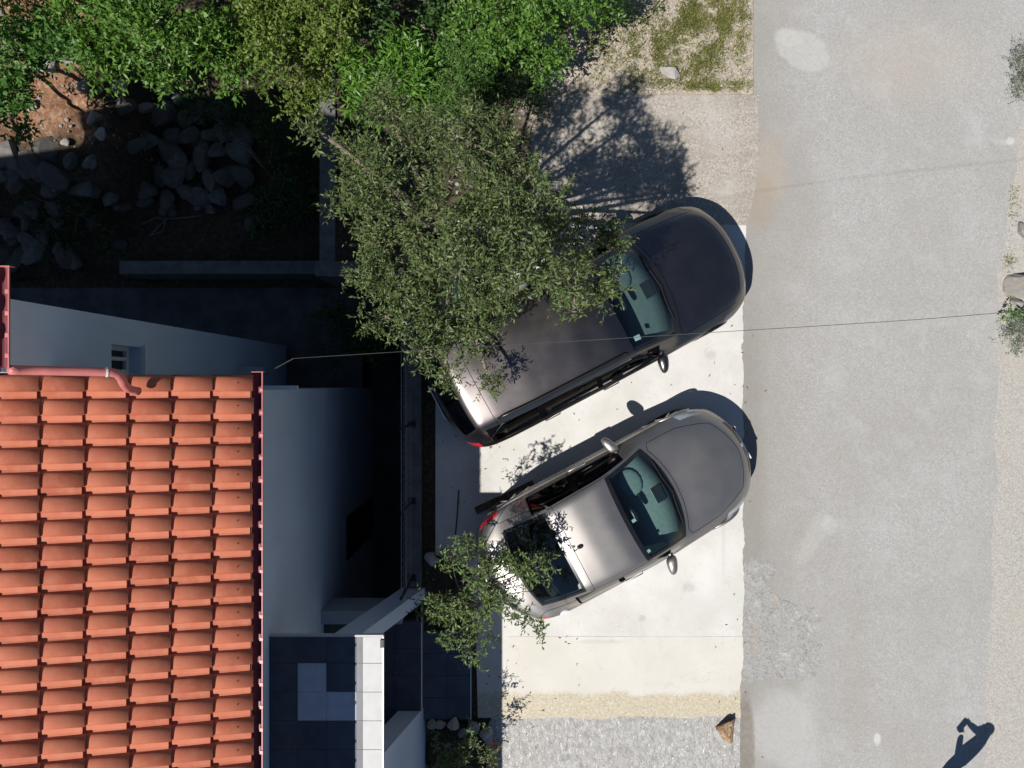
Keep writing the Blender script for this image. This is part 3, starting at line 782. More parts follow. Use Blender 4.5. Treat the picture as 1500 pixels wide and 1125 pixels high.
    link('cabin_lining', mesh('cabin_lining', [VI[k] for k in idx], [tuple(mp[k] for k in f) for f in inner]), M['cloth'], bo, True)
    X = lambda t: L/2-t
    m = MB(); m.box(X(t1)+.1, X(t0)-.05, -W2+.14, W2-.14, .25, .33); m.build('cabin_floor', M['cloth'], bo)
    zb = S['belt']
    # dashboard with a moulded top
    V_, F_ = [], []; nn = 14
    for k in range(nn+1):
        y = (-1+2*k/nn)*(W2-.15); bw = S['bow_ws']*(abs(y)/W2)**2.2; xf = X(S['cowl'])-bw-.10
        hump = .035*math.exp(-((y-.34)/.2)**2)
        for (dx, z) in ((0, zb-.07), (-.18, zb-.03+hump*.5), (-.42, zb-.05+hump), (-.55, zb-.10), (-.58, zb-.32), (0, zb-.32)): V_.append((xf+dx, y, z))
    for k in range(nn):
        for q in range(6): F_.append((k*6+q, k*6+(q+1)%6, (k+1)*6+(q+1)%6, (k+1)*6+q))
    F_ += [tuple(range(5,-1,-1)), tuple(nn*6+q for q in range(6))]
    dash = MB().add(V_, F_).build('dashboard', M[S['dash']], root, True)
    MB().add(*ellipsoid((X(S['cowl'])-.50, .34, zb+.015), (.16,.20,.035), 14, 8)).build('instrument_hood', M[S['dash']], dash, True)
    MB().box(X(S['cowl'])-.30, X(S['cowl'])-.15, -.10, .13, zb-.03, zb-.018).build('vent', M['car_trim'], dash, bevel=.01)
    m = MB(); cx, cz = X(S['cowl'])-.78, zb-.02; R = Matrix.Rotation(math.radians(65), 4, 'Y')
    ring = [Vector((cx, .34, cz))+R@Vector((.18*math.cos(a), .18*math.sin(a), 0)) for a in np.linspace(0, 2*math.pi, 25)]
    m.tube(ring, .016, 8, False)
    for a in (0, 2.3, 4.0): m.tube([Vector((cx,.34,cz)), Vector((cx,.34,cz))+R@Vector((.18*math.cos(a), .18*math.sin(a), 0))], .018, 6)
    m.build('steering_wheel', M['car_trim'], root, True)
    for y in (-.36, .36):
        m = MB(); sx = X(S['seat']); m.add(*ellipsoid((sx+.12, y, .50), (.30,.25,.11), 14, 8, 3))
        m.add(*ellipsoid((sx-.20, y, .82), (.10,.24,.33), 14, 10, 3)); m.add(*ellipsoid((sx-.27, y, 1.20), (.06,.13,.09), 12, 8, 3))
        m.build('seat', M['cloth'], root, True)
    m = MB(); sx = X(S['seat']+.85); m.add(*ellipsoid((sx+.10, 0, .52), (.28,.60,.11), 16, 8, 4)); m.add(*ellipsoid((sx-.20, 0, .84), (.10,.60,.30), 16, 10, 4))
    m.build('seat', M['cloth'], root, True)
    tb_ = S['seat']+1.22
    m = MB(); m.box(X(tb_)-.03, X(tb_), -W2+.20, W2-.20, .33, zb-.02); m.box(X(t1)+.02, X(tb_)-.031, -W2+.22, W2-.22, zb-.06, zb-.03); m.build('parcel_shelf', M['cloth'], bo)
    # inside mirror and papers on the dash
    m = MB().add(*ellipsoid((X(S['rooff'])+.16, 0, zt_f(S['rooff'])-.10), (.03,.11,.035), 12, 8, 3)); m.build('inside_mirror', M['car_trim'], root, True)
    # panel gaps along the surface
    def strip(nm, path, width, mat, par, off=.0015):
        pts = []
        for (ta, ja), (tb, jb) in zip(path[:-1], path[1:]):
            k = max(2, int(max(abs(tb-ta)/.05, abs(jb-ja)/1.2))+1)
            for q in range(k): pts.append((ta+(tb-ta)*q/k, ja+(jb-ja)*q/k))
        pts.append(path[-1]); V2 = []; F2 = []
        pos = [surf(*p_) for p_ in pts]
        for q, p_ in enumerate(pts):
            d = pos[min(q+1, len(pts)-1)]-pos[max(q-1, 0)]; n_ = nrm(*p_); s_ = np.cross(d, n_); s_ = s_/(np.linalg.norm(s_)+1e-9)
            V2 += [pos[q]+n_*off+s_*width/2, pos[q]+n_*off-s_*width/2]
        for q in range(len(pts)-1): F2.append((2*q, 2*q+1, 2*q+3, 2*q+2))
        return link(nm, mesh(nm, V2, F2), M[mat], par)
    J = dict(A=jA, B=jB, C=jC, D=jD)
    for path in S['seams'](J, L):
        strip('panel_gap', path, .007, 'seam', bo)
    for (nm, path, wd, mat, off) in S['strips'](J, L): strip(nm, path, wd, mat, root, off)
    # wheels
    for wt_ in wheels:
        for sgn in (-1, 1):
            y = sgn*(W2-.145); wh = empty('wheel', (X(wt_), y, RW), 0, root)
            MB().lathe([(RW-.10,-.10),(RW-.03,-.105),(RW-.006,-.085),(RW,-.05),(RW,.05),(RW-.006,.085),(RW-.03,.105),(RW-.10,.10),(RW-.10,-.10)], 36, 'y').build('tyre', M['rubber'], wh, True)
            m = MB(); m.lathe([(RW-.10,-.095),(RW-.10,.095)], 36, 'y'); m.lathe([(.01,.03*sgn),(.07,.035*sgn),(.07,.06*sgn),(.01,.07*sgn)], 20, 'y')
            for q in range(5):
                a = 2*math.pi*q/5+.3; ca_, sa_ = math.cos(a), math.sin(a)
                m.tube([(.05*ca_,.055*sgn,.05*sa_),((RW-.11)*ca_,.08*sgn,(RW-.11)*sa_)], [.03,.026], 6)
            m.build('rim', M['alloy'], wh)
            # arch lip
            arc = []
            for a in np.linspace(math.radians(-8), math.radians(188), 30):
                ax, az = X(wt_)+(RW+.05)*math.cos(a), RW+(RW+.05)*math.sin(a)
                sd = G[:, c+jC-1:c+jD+1].reshape(-1, 3); near = sd[np.argmin((sd[:,0]-ax)**2+(sd[:,2]-az)**2)]
                arc.append((ax, sgn*(near[1]-.006), az))
            arc = [p_ for p_ in arc if p_[2] > .19]
            MB().tube(arc, .020, 6).build('wheel_arch', M[S['arch']], bo, True)
            MB().lathe([(RW+.048,.01),(RW+.048,.20)] if sgn < 0 else [(RW+.048,-.20),(RW+.048,-.01)], 24, 'y', (X(wt_), y, RW)).build('arch_liner', M['seam'], bo)
    # mirrors
    for sgn in (-1, 1):
        mx_, my, mz = X(S['mirror'][0]), sgn*S['mirror'][1], S['mirror'][2]
        mm = MB(); Vm, Fm = ellipsoid((0,0,0), (.075,.125,.075), 16, 10, 2.6)
        Vm = [(mx_+v[0]*(1-.25*(v[1]/.125)*1)-abs(v[1]+.125)*.28, my+sgn*(v[1]), mz+v[2]*(1-.2*v[1]/.125)) for v in Vm]
        mm.add(Vm, Fm); mi = mm.build('wing_mirror', M[S['paint']], root, True)
        MB().add(*ellipsoid((mx_-.075, my+sgn*.01, mz), (.012,.10,.055), 12, 8, 3)).build('mirror_glass', M['chrome'], mi, True)
        MB().tube([(mx_+.0, my-sgn*.10, mz-.04),(mx_+.05, my-sgn*.24, mz-.06)], [.035,.05], 8).build('mirror_foot', M['car_trim'], mi)
    # door handles
    for t, j in S['handles']:
        for sgn in (-1, 1):
            p_ = surf(t, sgn*j); nn_ = nrm(t, sgn*j); q0 = surf(t-.11, sgn*j); q1 = surf(t+.11, sgn*j)
            MB().tube([q0, q0+nn_*.010, q1+nn_*.010, q1], .013, 8).build('door_handle', M[S['handle_mat']], root, True)
    # wipers
    for k, (ya, yb) in enumerate(S['wipers']):
        m = MB(); pts = []
        for q in range(9):
            y = ya+(yb-ya)*q/8; 
            tq = S['cowl']+.05+.04*math.sin(math.pi*q/8); jj_ = y/W2*jA*1.1
            p_ = surf(tq, jj_); pts.append(p_+nrm(tq, jj_)*.02)
        m.tube(pts, .009, 6); m.build('wiper', M['car_trim'], root)
    # plates
    for (t, z, sg) in ((S['plate'][0], S['plate'][1], 1), (S['plate'][2], S['plate'][3], -1)):
        xx = X(t); pl = MB().box(xx-.008, xx+.008, -.26, .26, z-.055, z+.055).build('number_plate', M['plate'], root)
        MB().box(xx-.0095, xx+.0095, .215, .255, z-.05, z+.05).build('plate_band', M['plate_blue'], pl)
    return root, surf, nrm, J, L, X, bo

def in_(v, a, b): return a < v < b
# --- dark estate car
def dark_region(t, aj, sg, J):
    if aj < J['jA']-.4 and in_(t, 1.27, 2.11):
        return 'window_trim|ws' if (t < 1.34 or aj > J['jA']-1.4) else 'windshield'
    if aj < J['jA']-.4 and in_(t, 4.46, 4.70):
        return 'window_trim|rw' if (aj > J['jA']-1.4) else 'rear_window'
    if in_(aj, J['jA']+1, J['jB']-.4) and in_(t, 1.66, 4.36):
        for k, (a, b) in enumerate(((1.66, 2.66), (2.74, 3.50), (3.60, 4.30))):
            lo = J['jA']+1 + (max(0, (1.95-t))*14 if k == 0 else 0) + (max(0, t-4.05)*10 if k == 2 else 0)
            if in_(t, a, b) and aj > lo: return 'side_window|%d%s' % (k, sg)
        return 'pillar_trim|%d%s%s' % (sum(t > b_ for b_ in (1.66,2.66,2.74,3.50,3.60,4.30)), sg, 't' if t < 2 else '')
    if in_(aj, J['jB']-2, J['jC']+1) and in_(t, .13, .40): return 'headlight|%s' % sg
    if in_(aj, J['jB']-3, J['jC']+2) and t > 4.60 and t < 4.775: return 'tail_light|%s' % sg
    if aj < J['jA']-1 and in_(t, .02, .075): return 'grille'
    if aj > J['jD']-1: return 'sill'
    return None
M['dark_lens'] = plain('dark_lamp_lens', (.05,.055,.06), .1, .1, spec=.8, coat=1.0)
dark = dict(lens='dark_lens', L=4.80, W=1.86, paint='paint_dark', dash='dash_dark', side_glass='car_glass_dark', rear_glass='car_glass_dark', arch='car_trim',
    zt=([0,.02,.08,.20,.55,.95,1.25,1.30,1.70,2.08,2.30,2.75,3.5,4.1,4.42,4.48,4.66,4.74,4.78,4.80],
        [.46,.60,.71,.775,.86,.925,.965,.985,1.225,1.395,1.455,1.485,1.475,1.44,1.395,1.35,1.04,.86,.66,.50]),
    w=([0,.05,.15,.35,.8,1.4,2.4,3.4,4.1,4.5,4.7,4.78,4.8],[.72,.82,.885,.915,.925,.93,.93,.93,.925,.90,.85,.80,.72]),
    zs=([0,.1,.3,.8,1.3,1.8,2.8,3.8,4.4,4.7,4.8],[.50,.60,.68,.78,.88,.93,.95,.97,.99,.90,.60]),
    wt=([0,.1,.3,.8,1.25,1.32,1.7,2.1,2.6,3.6,4.2,4.45,4.68,4.8],[.50,.58,.66,.72,.74,.74,.70,.665,.66,.65,.62,.60,.65,.6]),
    crown=([0,.3,1.2,1.35,2.1,3,4.3,4.8],[.03,.045,.05,.035,.045,.04,.045,.03]),
    bow=([0,.1,.5,1.25,1.7,2.15,2.6,3.6,4.35,4.6,4.8],[.36,.35,.32,.27,.13,-.03,-.02,0,-.05,-.14,-.22]), bow_ws=.27, bexp=2.6,
    marks=[.02,.075,.13,.40,1.27,1.34,1.66,2.11,2.66,2.74,3.50,3.60,4.30,4.36,4.46,4.60,4.70,4.775],
    region=dark_region, wheels=(.93, 3.78), rw=.335, cabin=(1.3, 4.5), belt=.98, cowl=1.27, rooff=2.11, seat=2.45,
    mirror=(1.74, .985, 1.0), handles=((2.55, 29.5),(3.45, 29.5)), handle_mat='paint_dark', wipers=((.55,-.05),(-.02,-.60)),
    plate=(-.004, .42, 4.80, .62),
    seams=lambda J, L: [[(1.22, 0),(1.22, J['A']-2),(1.15, J['A']+2),(.25, J['A']+3)],[(1.22, 0),(1.22,-J['A']+2),(1.15,-J['A']-2),(.25,-J['A']-3)],
        [(4.16, -J['A']-1),(4.16, J['A']+1),(4.36, J['A']+6),(4.6, J['A']+7)],[(4.16,-J['A']-1),(4.36,-J['A']-6),(4.6,-J['A']-7)],
        [(.20,-J['A']+1),(.16,0),(.20,J['A']-1)]]
        +[[(t, s*J['B']),(t, s*(J['D']-1))] for t in (1.55, 2.70, 3.55) for s in (-1, 1)],
    strips=lambda J, L: [('chrome_strip', [(1.62, s*(J['B']-.2)),(4.25, s*(J['B']-.2)),(4.36, s*(J['B']-2)),(4.36, s*(J['B']-4)),(4.12, s*(J['A']+1.2)),(2.2, s*(J['A']+1.2))], .016, 'chrome', .004) for s in (-1, 1)]
        +[('hood_lip', [(.085,-J['A']-1),(.085,0),(.085,J['A']+1)], .018, 'chrome', .004)])
ry = 27.8
car1, sf, nf, J, L, X, bo = make_car('estate_car', 'dark brown estate car with roof rails parked under the olive tree', (1.059, .859), math.radians(ry), dark)
for s in (-1, 1):
    pts = []
    for t in np.linspace(2.22, 4.12, 22):
        p_ = sf(t, s*(J['A']-1.2)); lift = .045*min(1, (t-2.22)/.10, (4.12-t)/.10); pts.append(p_+np.array([0,0,.004+lift]))
    MB().tube(pts, .020, 8).build('roof_rail', M['car_trim'], car1, True)
q = sf(4.05, 0)
MB().add(*ellipsoid((q[0], 0, q[2]+.02), (.06,.02,.035), 10, 8)).build('roof_antenna', M['paint_dark'], car1, True)
q = sf(1.95, -9); nq = nf(1.95, -9)
MB().add([sf(1.93,-11)-nq*.006, sf(2.03,-11)-nq*.006, sf(2.03,-12.6)-nq*.006, sf(1.93,-12.6)-nq*.006],[(0,1,2,3)]).build('windshield_sticker', M['sticker'], car1)

# --- grey-silver hatchback
def silver_region(t, aj, sg, J):
    if aj < J['jA']-.4 and in_(t, 1.24, 2.08):
        return 'window_trim|ws' if (t < 1.32 or t > 2.02 or aj > J['jA']-1.4) else 'windshield'
    lim = J['jA']-.4
    if aj < lim and in_(t, 2.94, 3.68):
        return 'window_trim|rw' if (aj > lim-1.0 or t > 3.64 or t < 2.98) else 'rear_window'
    if in_(aj, J['jA']+1, J['jB']-.4) and in_(t, 1.62, 3.15):
        for k, (a, b) in enumerate(((1.62, 2.45), (2.53, 3.10))):
            lo = J['jA']+1 + (max(0, (1.92-t))*14 if k == 0 else 0)
            if in_(t, a, b) and aj > lo: return 'side_window|%d%s' % (k, sg)
        return 'pillar_trim|%d%s' % (sum(t > b_ for b_ in (1.62,2.45,2.53,3.10)), sg)
    if in_(aj, J['jB']-3, J['jC']) and in_(t, .13, .44): return 'headlight|%s' % sg
    if in_(aj, J['jB'], J['jC']+2) and in_(t, 3.78, 4.10): return 'tail_light|%s' % sg
    if aj < J['jA']-2 and in_(t, .02, .085): return 'grille'
    if aj > J['jD']-1: return 'sill'
    return None
silver = dict(lens='clear_lens', L=4.16, W=1.74, paint='paint_silver', dash='dash_grey', side_glass='car_glass_dark', arch='paint_silver',
    zt=([0,.02,.08,.20,.55,.95,1.22,1.28,1.65,2.05,2.25,2.6,2.92,3.3,3.70,3.78,3.98,4.08,4.13,4.16],
        [.44,.56,.66,.735,.835,.905,.945,.965,1.19,1.36,1.42,1.44,1.41,1.26,1.045,1.01,.97,.90,.70,.50]),
    w=([0,.05,.15,.35,.7,1.3,2.2,3.0,3.6,3.95,4.1,4.16],[.62,.73,.81,.85,.865,.87,.87,.87,.86,.82,.75,.64]),
    zs=([0,.1,.3,.8,1.3,1.8,2.8,3.4,3.8,4.0,4.16],[.48,.57,.65,.75,.85,.90,.93,.95,.94,.88,.55]),
    wt=([0,.1,.3,.8,1.2,1.3,1.65,2.1,2.5,2.95,3.4,3.7,4.0,4.16],[.42,.50,.58,.66,.70,.70,.66,.62,.61,.585,.59,.585,.58,.5]),
    crown=([0,.3,1.2,1.35,2.1,2.9,3.6,4.16],[.03,.05,.05,.035,.045,.045,.05,.03]),
    bow=([0,.1,.5,1.22,1.65,2.1,2.5,2.95,3.4,3.7,3.95,4.16],[.42,.41,.35,.28,.10,-.10,-.05,.02,-.10,-.24,-.30,-.34]), bow_ws=.28,
    marks=[.02,.085,.13,.44,1.24,1.32,1.62,2.02,2.08,2.45,2.53,2.94,2.98,3.10,3.15,3.64,3.68,3.78,4.10],
    region=silver_region, wheels=(.80, 3.38), rw=.315, cabin=(1.3, 3.6), belt=.95, cowl=1.24, rooff=2.08, seat=2.30,
    mirror=(1.72, .93, .97), handles=((2.35, 27.5),), handle_mat='paint_silver', wipers=((.52,-.05),(-.02,-.56)),
    plate=(-.004, .42, 4.16, .60),
    seams=lambda J, L: [[(1.19, 0),(1.19, J['A']-2),(1.10, J['A']+1),(.62, J['A']+2.4),(.22, J['A']-1)],[(1.19, 0),(1.19,-J['A']+2),(1.10,-J['A']-1),(.62,-J['A']-2.4),(.22,-J['A']+1)],
        [(2.84, -J['A']-1),(2.84, J['A']+1),(3.2, J['A']+3),(3.72, J['A']+4),(4.0, J['B'])],[(2.84,-J['A']-1),(3.2,-J['A']-3),(3.72,-J['A']-4),(4.0,-J['B'])],
        [(.22,-J['A']+1),(.15,0),(.22,J['A']-1)], [(2.0, J['A']+.4),(2.9, J['A']+.4)], [(2.0,-J['A']-.4),(2.9,-J['A']-.4)]]
        +[[(t, s*J['B']),(t, s*(J['D']-1))] for t in (1.42, 2.50) for s in (-1, 1)],
    strips=lambda J, L: [('belt_strip', [(1.55, s*(J['B']-.1)),(3.12, s*(J['B']-.1))], .02, 'car_trim', .003) for s in (-1, 1)])
car2, sf, nf, J, L, X, bo = make_car('hatchback_car', 'silver grey hatchback car with red tail lights in the open parking space', (1.477, -1.811), math.radians(ry), silver)
q = sf(2.74, 0)
an = MB().add(*ellipsoid((q[0], 0, q[2]+.004), (.045,.03,.014), 12, 8)).build('roof_antenna', M['car_trim'], car2, True)
MB().tube([(q[0],0,q[2]+.01),(q[0]-.10,0,q[2]+.09)], .006, 6).build('antenna_rod', M['car_trim'], an)
# round cap on the right rear wing, chrome badge on the tail, papers behind the glass
def disc_on(t, j, r1, r2, mat, nm, par):
    c0 = Vector(sf(t, j)); n0 = Vector(nf(t, j)); a = n0.orthogonal().normalized(); b = n0.cross(a)
    xf = Vector((1,0,0)); a = (xf-n0*xf.dot(n0)).normalized(); b = n0.cross(a)
    m = MB(); V_ = [c0+n0*.006]; F_ = []
    for k in range(20):
        w_ = 2*math.pi*k/20; V_.append(c0+n0*.004+a*math.cos(w_)*r1+b*math.sin(w_)*r2)
    for k in range(20): F_.append((0, 1+k, 1+(k+1)%20))
    for k in range(20):
        w_ = 2*math.pi*k/20; V_.append(c0-n0*.02+a*math.cos(w_)*r1+b*math.sin(w_)*r2)
    for k in range(20): F_.append((1+k, 21+k, 21+(k+1)%20, 1+(k+1)%20))
    m.add(V_, F_); return m.build(nm, M[mat], par)
disc_on(3.50, -(J['B']+2.2), .075, .06, 'sticker', 'fuel_cap', car2)
disc_on(4.04, 0, .05, .05, 'chrome', 'tail_badge', car2)
disc_on(.06, 0, .05, .03, 'chrome', 'front_badge', car2)
for (t, j) in ((1.95, -1.5), (1.98, -13.0)):
    nq = nf(t, j)
    MB().add([sf(t-.025, j-.5)-nq*.008, sf(t+.035, j-.5)-nq*.008, sf(t+.035, j+.6)-nq*.008, sf(t-.025, j+.6)-nq*.008],[(0,1,2,3)]).build('windshield_sticker', M['sticker'], car2)

# ---------------------------------------------------------------- stones
def rock_mesh(seed, sub=2, flat=.7):
    r = random.Random(seed); bm = bmesh.new(); bmesh.ops.create_icosphere(bm, subdivisions=sub, radius=1.0)
    planes = [(Vector((r.gauss(0,1), r.gauss(0,1), r.gauss(0,1)*.8)).normalized(), r.uniform(.48,.82)) for _ in range(9)]
    for v in bm.verts:
        d = v.co.copy()
        for n_, h in planes:
            k = d.dot(n_)
            if k > h: d -= n_*(k-h)
        v.co = d*r.uniform(.97,1.03)
    for v in bm.verts: v.co.z *= flat
    me = bpy.data.meshes.new('stone'); bm.to_mesh(me); bm.free(); return me
ALT = {}
ROCKS = [rock_mesh(k) for k in range(9)]
for me in ROCKS: me.materials.append(M['stone'])
def stone(loc, r, par=None, name='stone', mat=None, sc=None, seed=None, sub=None, rot=None):
    rr = random.Random(seed) if seed is not None else random
    me = ROCKS[rr.randrange(len(ROCKS))]
    if mat:
        key = (me.name, mat)
        if key not in ALT: ALT[key] = me.copy(); ALT[key].materials.clear(); ALT[key].materials.append(M[mat])
        me = ALT[key]
    o = bpy.data.objects.new(name, me); COL.objects.link(o)
    s = sc or (rr.uniform(.85,1.2), rr.uniform(.8,1.1), rr.uniform(.7,1.0))
    o.location = loc; o.scale = (r*s[0], r*s[1], r*s[2]); o.rotation_euler = rot or (rr.uniform(-.3,.3), rr.uniform(-.3,.3), rr.uniform(0, 6.28))
    if par: o.parent = par; o.location = Vector(loc)-par.location
    return o
def bank(name, label, spots, seed, mat=None):
    random.seed(seed); z = hgt(spots[0][0], spots[0][1])
    e = empty(name, (spots[0][0], spots[0][1], float(z))); tag(e, label, 'stone bank')
    for (x, y, r, dz) in spots: stone((x, y, float(hgt(x, y))+dz), r, e, 'stone', mat)
    return e
random.seed(21)
sp = []
for row in range(5):
    for col in range(6):
        qx = 222+col*26+random.uniform(-7,7)+(row % 2)*12; qy = 176+row*28+random.uniform(-7,7)
        if col > 4 and row < 1: continue
        q = P(qx, qy, -2.1); sp.append((q.x, q.y, random.uniform(.20,.29), .10+.12*math.sin(row/4*3.1)))
for k in range(14):
    q = P(random.uniform(205,385), random.uniform(168,330), -2.1); sp.append((q.x, q.y, random.uniform(.10,.18), .06))
bank('stone_bank', 'grey limestone rubble bank in the shade below the green trees', sp, 22, 'stone_shaded')
sp = []
for k in range(52):
    qx = random.uniform(-20,195); qy = random.uniform(240,388)-max(0,qx-120)*.2; q = P(qx, qy, -2.0)
    sp.append((q.x, q.y, random.uniform(.13,.30), .03))
bank('stone_bank', 'scattered dark stones in the deep shade beyond the house wing', sp, 23, 'stone_shaded')
sp = []
for (qx, qy, r) in ((160,185,.16),(170,210,.13),(186,140,.22),(200,150,.17),(105,120,.20),(88,118,.16),(130,112,.12),(118,220,.10),(152,150,.15),(240,130,.13),(225,120,.10),(20,20,.2),(35,45,.18),(60,200,.08),(75,170,.12)):
    q = P(qx, qy, -1.5); sp.append((q.x, q.y, r, .03))
bank('stone_bank', 'sunlit pale stones on the reddish earth slope', sp, 24)
# single stones
def lone(qx, qy, r, label, mat=None, sc=None, zb=0.0, seed=1, cat='stone', group=None):
    q = P(qx, qy, zb+r*.3); o = stone((q.x, q.y, zb+r*.33), r, None, 'loose_stone', mat, sc, seed); o.data = rock_mesh(200+seed, 3); o.data.materials.append(M[mat or 'stone']); tag(o, label, cat, group); return o
bm = bmesh.new(); rr = random.Random(8); q0 = P(1064, 1070, 0)
for (a, b, z) in ((1048,1066,0),(1077,1053,0),(1073,1089,0),(1060,1085,0),(1050,1070,.10),(1062,1061,.15),(1075,1056,.12),(1070,1084,.10),(1062,1074,.19),(1070,1068,.17)):
    q = P(a, b, z); bm.verts.new((q.x-q0.x+rr.uniform(-.01,.01), q.y-q0.y+rr.uniform(-.01,.01), z))
bmesh.ops.convex_hull(bm, input=bm.verts[:]); bmesh.ops.triangulate(bm, faces=bm.faces[:])
bmesh.ops.subdivide_edges(bm, edges=bm.edges[:], cuts=2, use_grid_fill=True)
for v in bm.verts: v.co += Vector((rr.gauss(0,1), rr.gauss(0,1), rr.gauss(0,1)*(v.co.z > .02)))*.006
me = bpy.data.meshes.new('loose_stone'); bm.to_mesh(me); bm.free()
o = link('loose_stone', me, M['stone_brown']); o.location = (q0.x, q0.y, .003); tag(o, 'brown pointed stone lying at the corner of the lower apron', 'stone')
lone(983, 106, .20, 'long pale slab of rock in the sandy weeds beside the road', None, (1.0,.45,.4), 0, 5)
for a, b, r, s, lb in ((1497,420,.30,6,'largest grey limestone rock on the verge just above the cushion shrub'),(1489,447,.15,7,'small grey rock wedged between the largest verge rock and cushion shrub'),(1499,338,.15,8,'small dark rock alone on the sandy verge beside the road')):
    lone(a, b, r, lb, None, None, -.03, s, 'rock', 'rocks along the road edge')
for a, b, r, s, lb in ((632,818,.15,12,'shaded pale stone touching the retaining wall at the small tree bed'),(655,812,.13,13,'shaded stone between two others at the top of the small tree bed'),(678,818,.10,14,'smallest shaded stone at the pad side of the small tree bed')):
    lone(a, b, r, lb, None, None, -.02, s, 'stone', 'stones edging the small tree bed')
# stone ring of the planter by the landing
random.seed(31)
ring = [(632,1062,.10),(664,1062,.13),(692,1066,.13),(712,1076,.12),(717,1086,.10),(645,1064,.10),(678,1075,.10)]
pl = empty('stone_planter', P(675, 1095, 0)); tag(pl, 'round planter ringed with stones beside the tiled landing', 'planter')
for (a, b, r) in ring: q = P(a, b, .08); stone((q.x, q.y, .05), r, pl, 'stone')
stone((*P(721,1098,.1).xy, .07), .12, pl, 'stone', 'stone_orange', (1,1.1,.9), 3); stone((*P(720,1120,.1).xy, .06), .12, pl, 'stone', 'stone_orange', (.9,1,.8), 4)
stone((*P(712,1145,.1).xy, .05), .14, pl, 'stone', None, None, 4)
m = MB(); q = P(672,1108,0)-pl.location
m.add(*ellipsoid((q.x, q.y, -.01), (.50,.50,.08), 18, 8)); m.build('soil', M['dark_soil'], pl, True)

# ---------------------------------------------------------------- trees, shrubs
def leaves_mesh(name, C, D, Nn, Ln, Wd, mat, fold=.25):
    """rhombic, slightly folded leaves: C base points, D directions, Nn face normals"""
    n_ = len(C); D = D/np.linalg.norm(D, axis=1, keepdims=True)
    Sd = np.cross(D, Nn); Sd /= (np.linalg.norm(Sd, axis=1, keepdims=True)+1e-9); Up = np.cross(Sd, D)
    Ln = Ln[:,None]; Wd = Wd[:,None]
    mid = C+D*Ln*.45
    V = np.stack([C, mid+Sd*Wd*.5+Up*Wd*fold, C+D*Ln-Up*Wd*fold*.4, mid-Sd*Wd*.5+Up*Wd*fold], 1).reshape(-1, 3)
    F = np.arange(n_*4).reshape(-1, 4)
    me = np_mesh(name, V, F); me.materials.append(mat); return me
def unit(r, n_):
    v = r.normal(size=(n_, 3)); return v/np.linalg.norm(v, axis=1, keepdims=True)
def crown_leaves(r, clumps, per, twig, ll, lw, up=.35, spread=.8, twigs=None):
    """clumps: (x,y,z,radius). Twigs radiate from each clump centre, leaves sit along the twigs"""
    C = []; D = []; N = []
    for (x, y, z, rad) in clumps:
        k = max(4, int(per*(rad/.25)**2)); tw = unit(r, k); tw[:,2] = tw[:,2]*.75+up; tw /= np.linalg.norm(tw, axis=1, keepdims=True)
        nl = twig; s = np.linspace(.25, 1.0, nl)
        ln = rad*(.65+.6*r.random(k))
        base = np.array([x, y, z])+r.normal(size=(k,3))*rad*.22
        pos = base[:,None,:]+tw[:,None,:]*(ln[:,None]*s[None,:])[:,:,None]
        d = tw[:,None,:]*(1-spread*.5)+unit(r, k*nl).reshape(k, nl, 3)*spread
        C.append(pos.reshape(-1,3)); D.append(d.reshape(-1,3)); nn_ = unit(r, k*nl)*.75; nn_[:,2] += .8; N.append(nn_)
        if twigs is not None: twigs.append((base, pos[:,-1]))
    C = np.concatenate(C); D = np.concatenate(D); N = np.concatenate(N); n_ = len(C)
    return C, D, N, ll*(.7+.6*r.random(n_)), lw*(.75+.5*r.random(n_))
def make_plant(name, label, cat, base, lobes, mat, seed, per=14, twig=7, ll=.06, lw=.02, clump=.22, dens=1.0, trunk=.09, forks=True, group=None, up=.35, spread=.8, flatz=.8, bark='bark', hollow=.35, shrink=1.0):
    """lobes: (x, y, z, radius) in metres; every lobe is filled with leaf clumps"""
    r = np.random.default_rng(seed); root = empty(name, base); tag(root, label, cat, group); B = np.array(base, float)
    clumps = []; tb = MB(); zero = Vector((0,0,0))
    lob = [(np.array(l[:3])-B+np.array([0,0,r.normal()*(0 if shrink == 1 else .12 if shrink > .88 else .28 if shrink > .81 else .42)]), l[3]*shrink) for l in lobes]
    cen = np.mean([l[0] for l in lob], 0); fork = Vector((cen[0]*.25, cen[1]*.25, cen[2]*.38))
    if forks:
        tb.tube([(0,0,-.06), (fork.x*.5+.03, fork.y*.5-.02, fork.z*.5), fork], [trunk*1.25, trunk, trunk*.85], 9)
    for (c_, R) in lob:
        k = max(3, int(dens*5.5*(R/clump)**2)); pts = unit(r, k)*(hollow+(1-hollow)*r.random((k,1))**.5)*R; pts[:,2] *= flatz; pts += c_
        if forks:
            a = fork; b_ = Vector(c_)-Vector((0,0,R*.35)); mid = a.lerp(b_, .5)+Vector(r.normal(size=3))*R*.18
            tb.tube([a, mid, b_], [trunk*.55, trunk*.36, trunk*.2], 6)
            for q in pts[:: 2 if k > 20 else 1]:
                e = Vector(q); m_ = b_.lerp(e, .5)+Vector(r.normal(size=3))*.04; tb.tube([b_, m_, e], [trunk*.2, trunk*.12, trunk*.05], 4, False)
        for q in pts: clumps.append((q[0], q[1], q[2], clump*(.7+.6*r.random())))
    C, D, N, l1, w1 = crown_leaves(r, clumps, per, twig, ll, lw, up, spread)
    low = float(-B[2]*0)+.04
    C[:,2] = np.maximum(C[:,2], low)
    if forks: tb.build('trunk', M[bark], root, True)
    link('crown', leaves_mesh('crown', C, D, N, l1, w1, M[mat]), None, root)
    return root
def lob(lst):
    return [(*P(a, b, z), r) for a, b, r, z in lst]
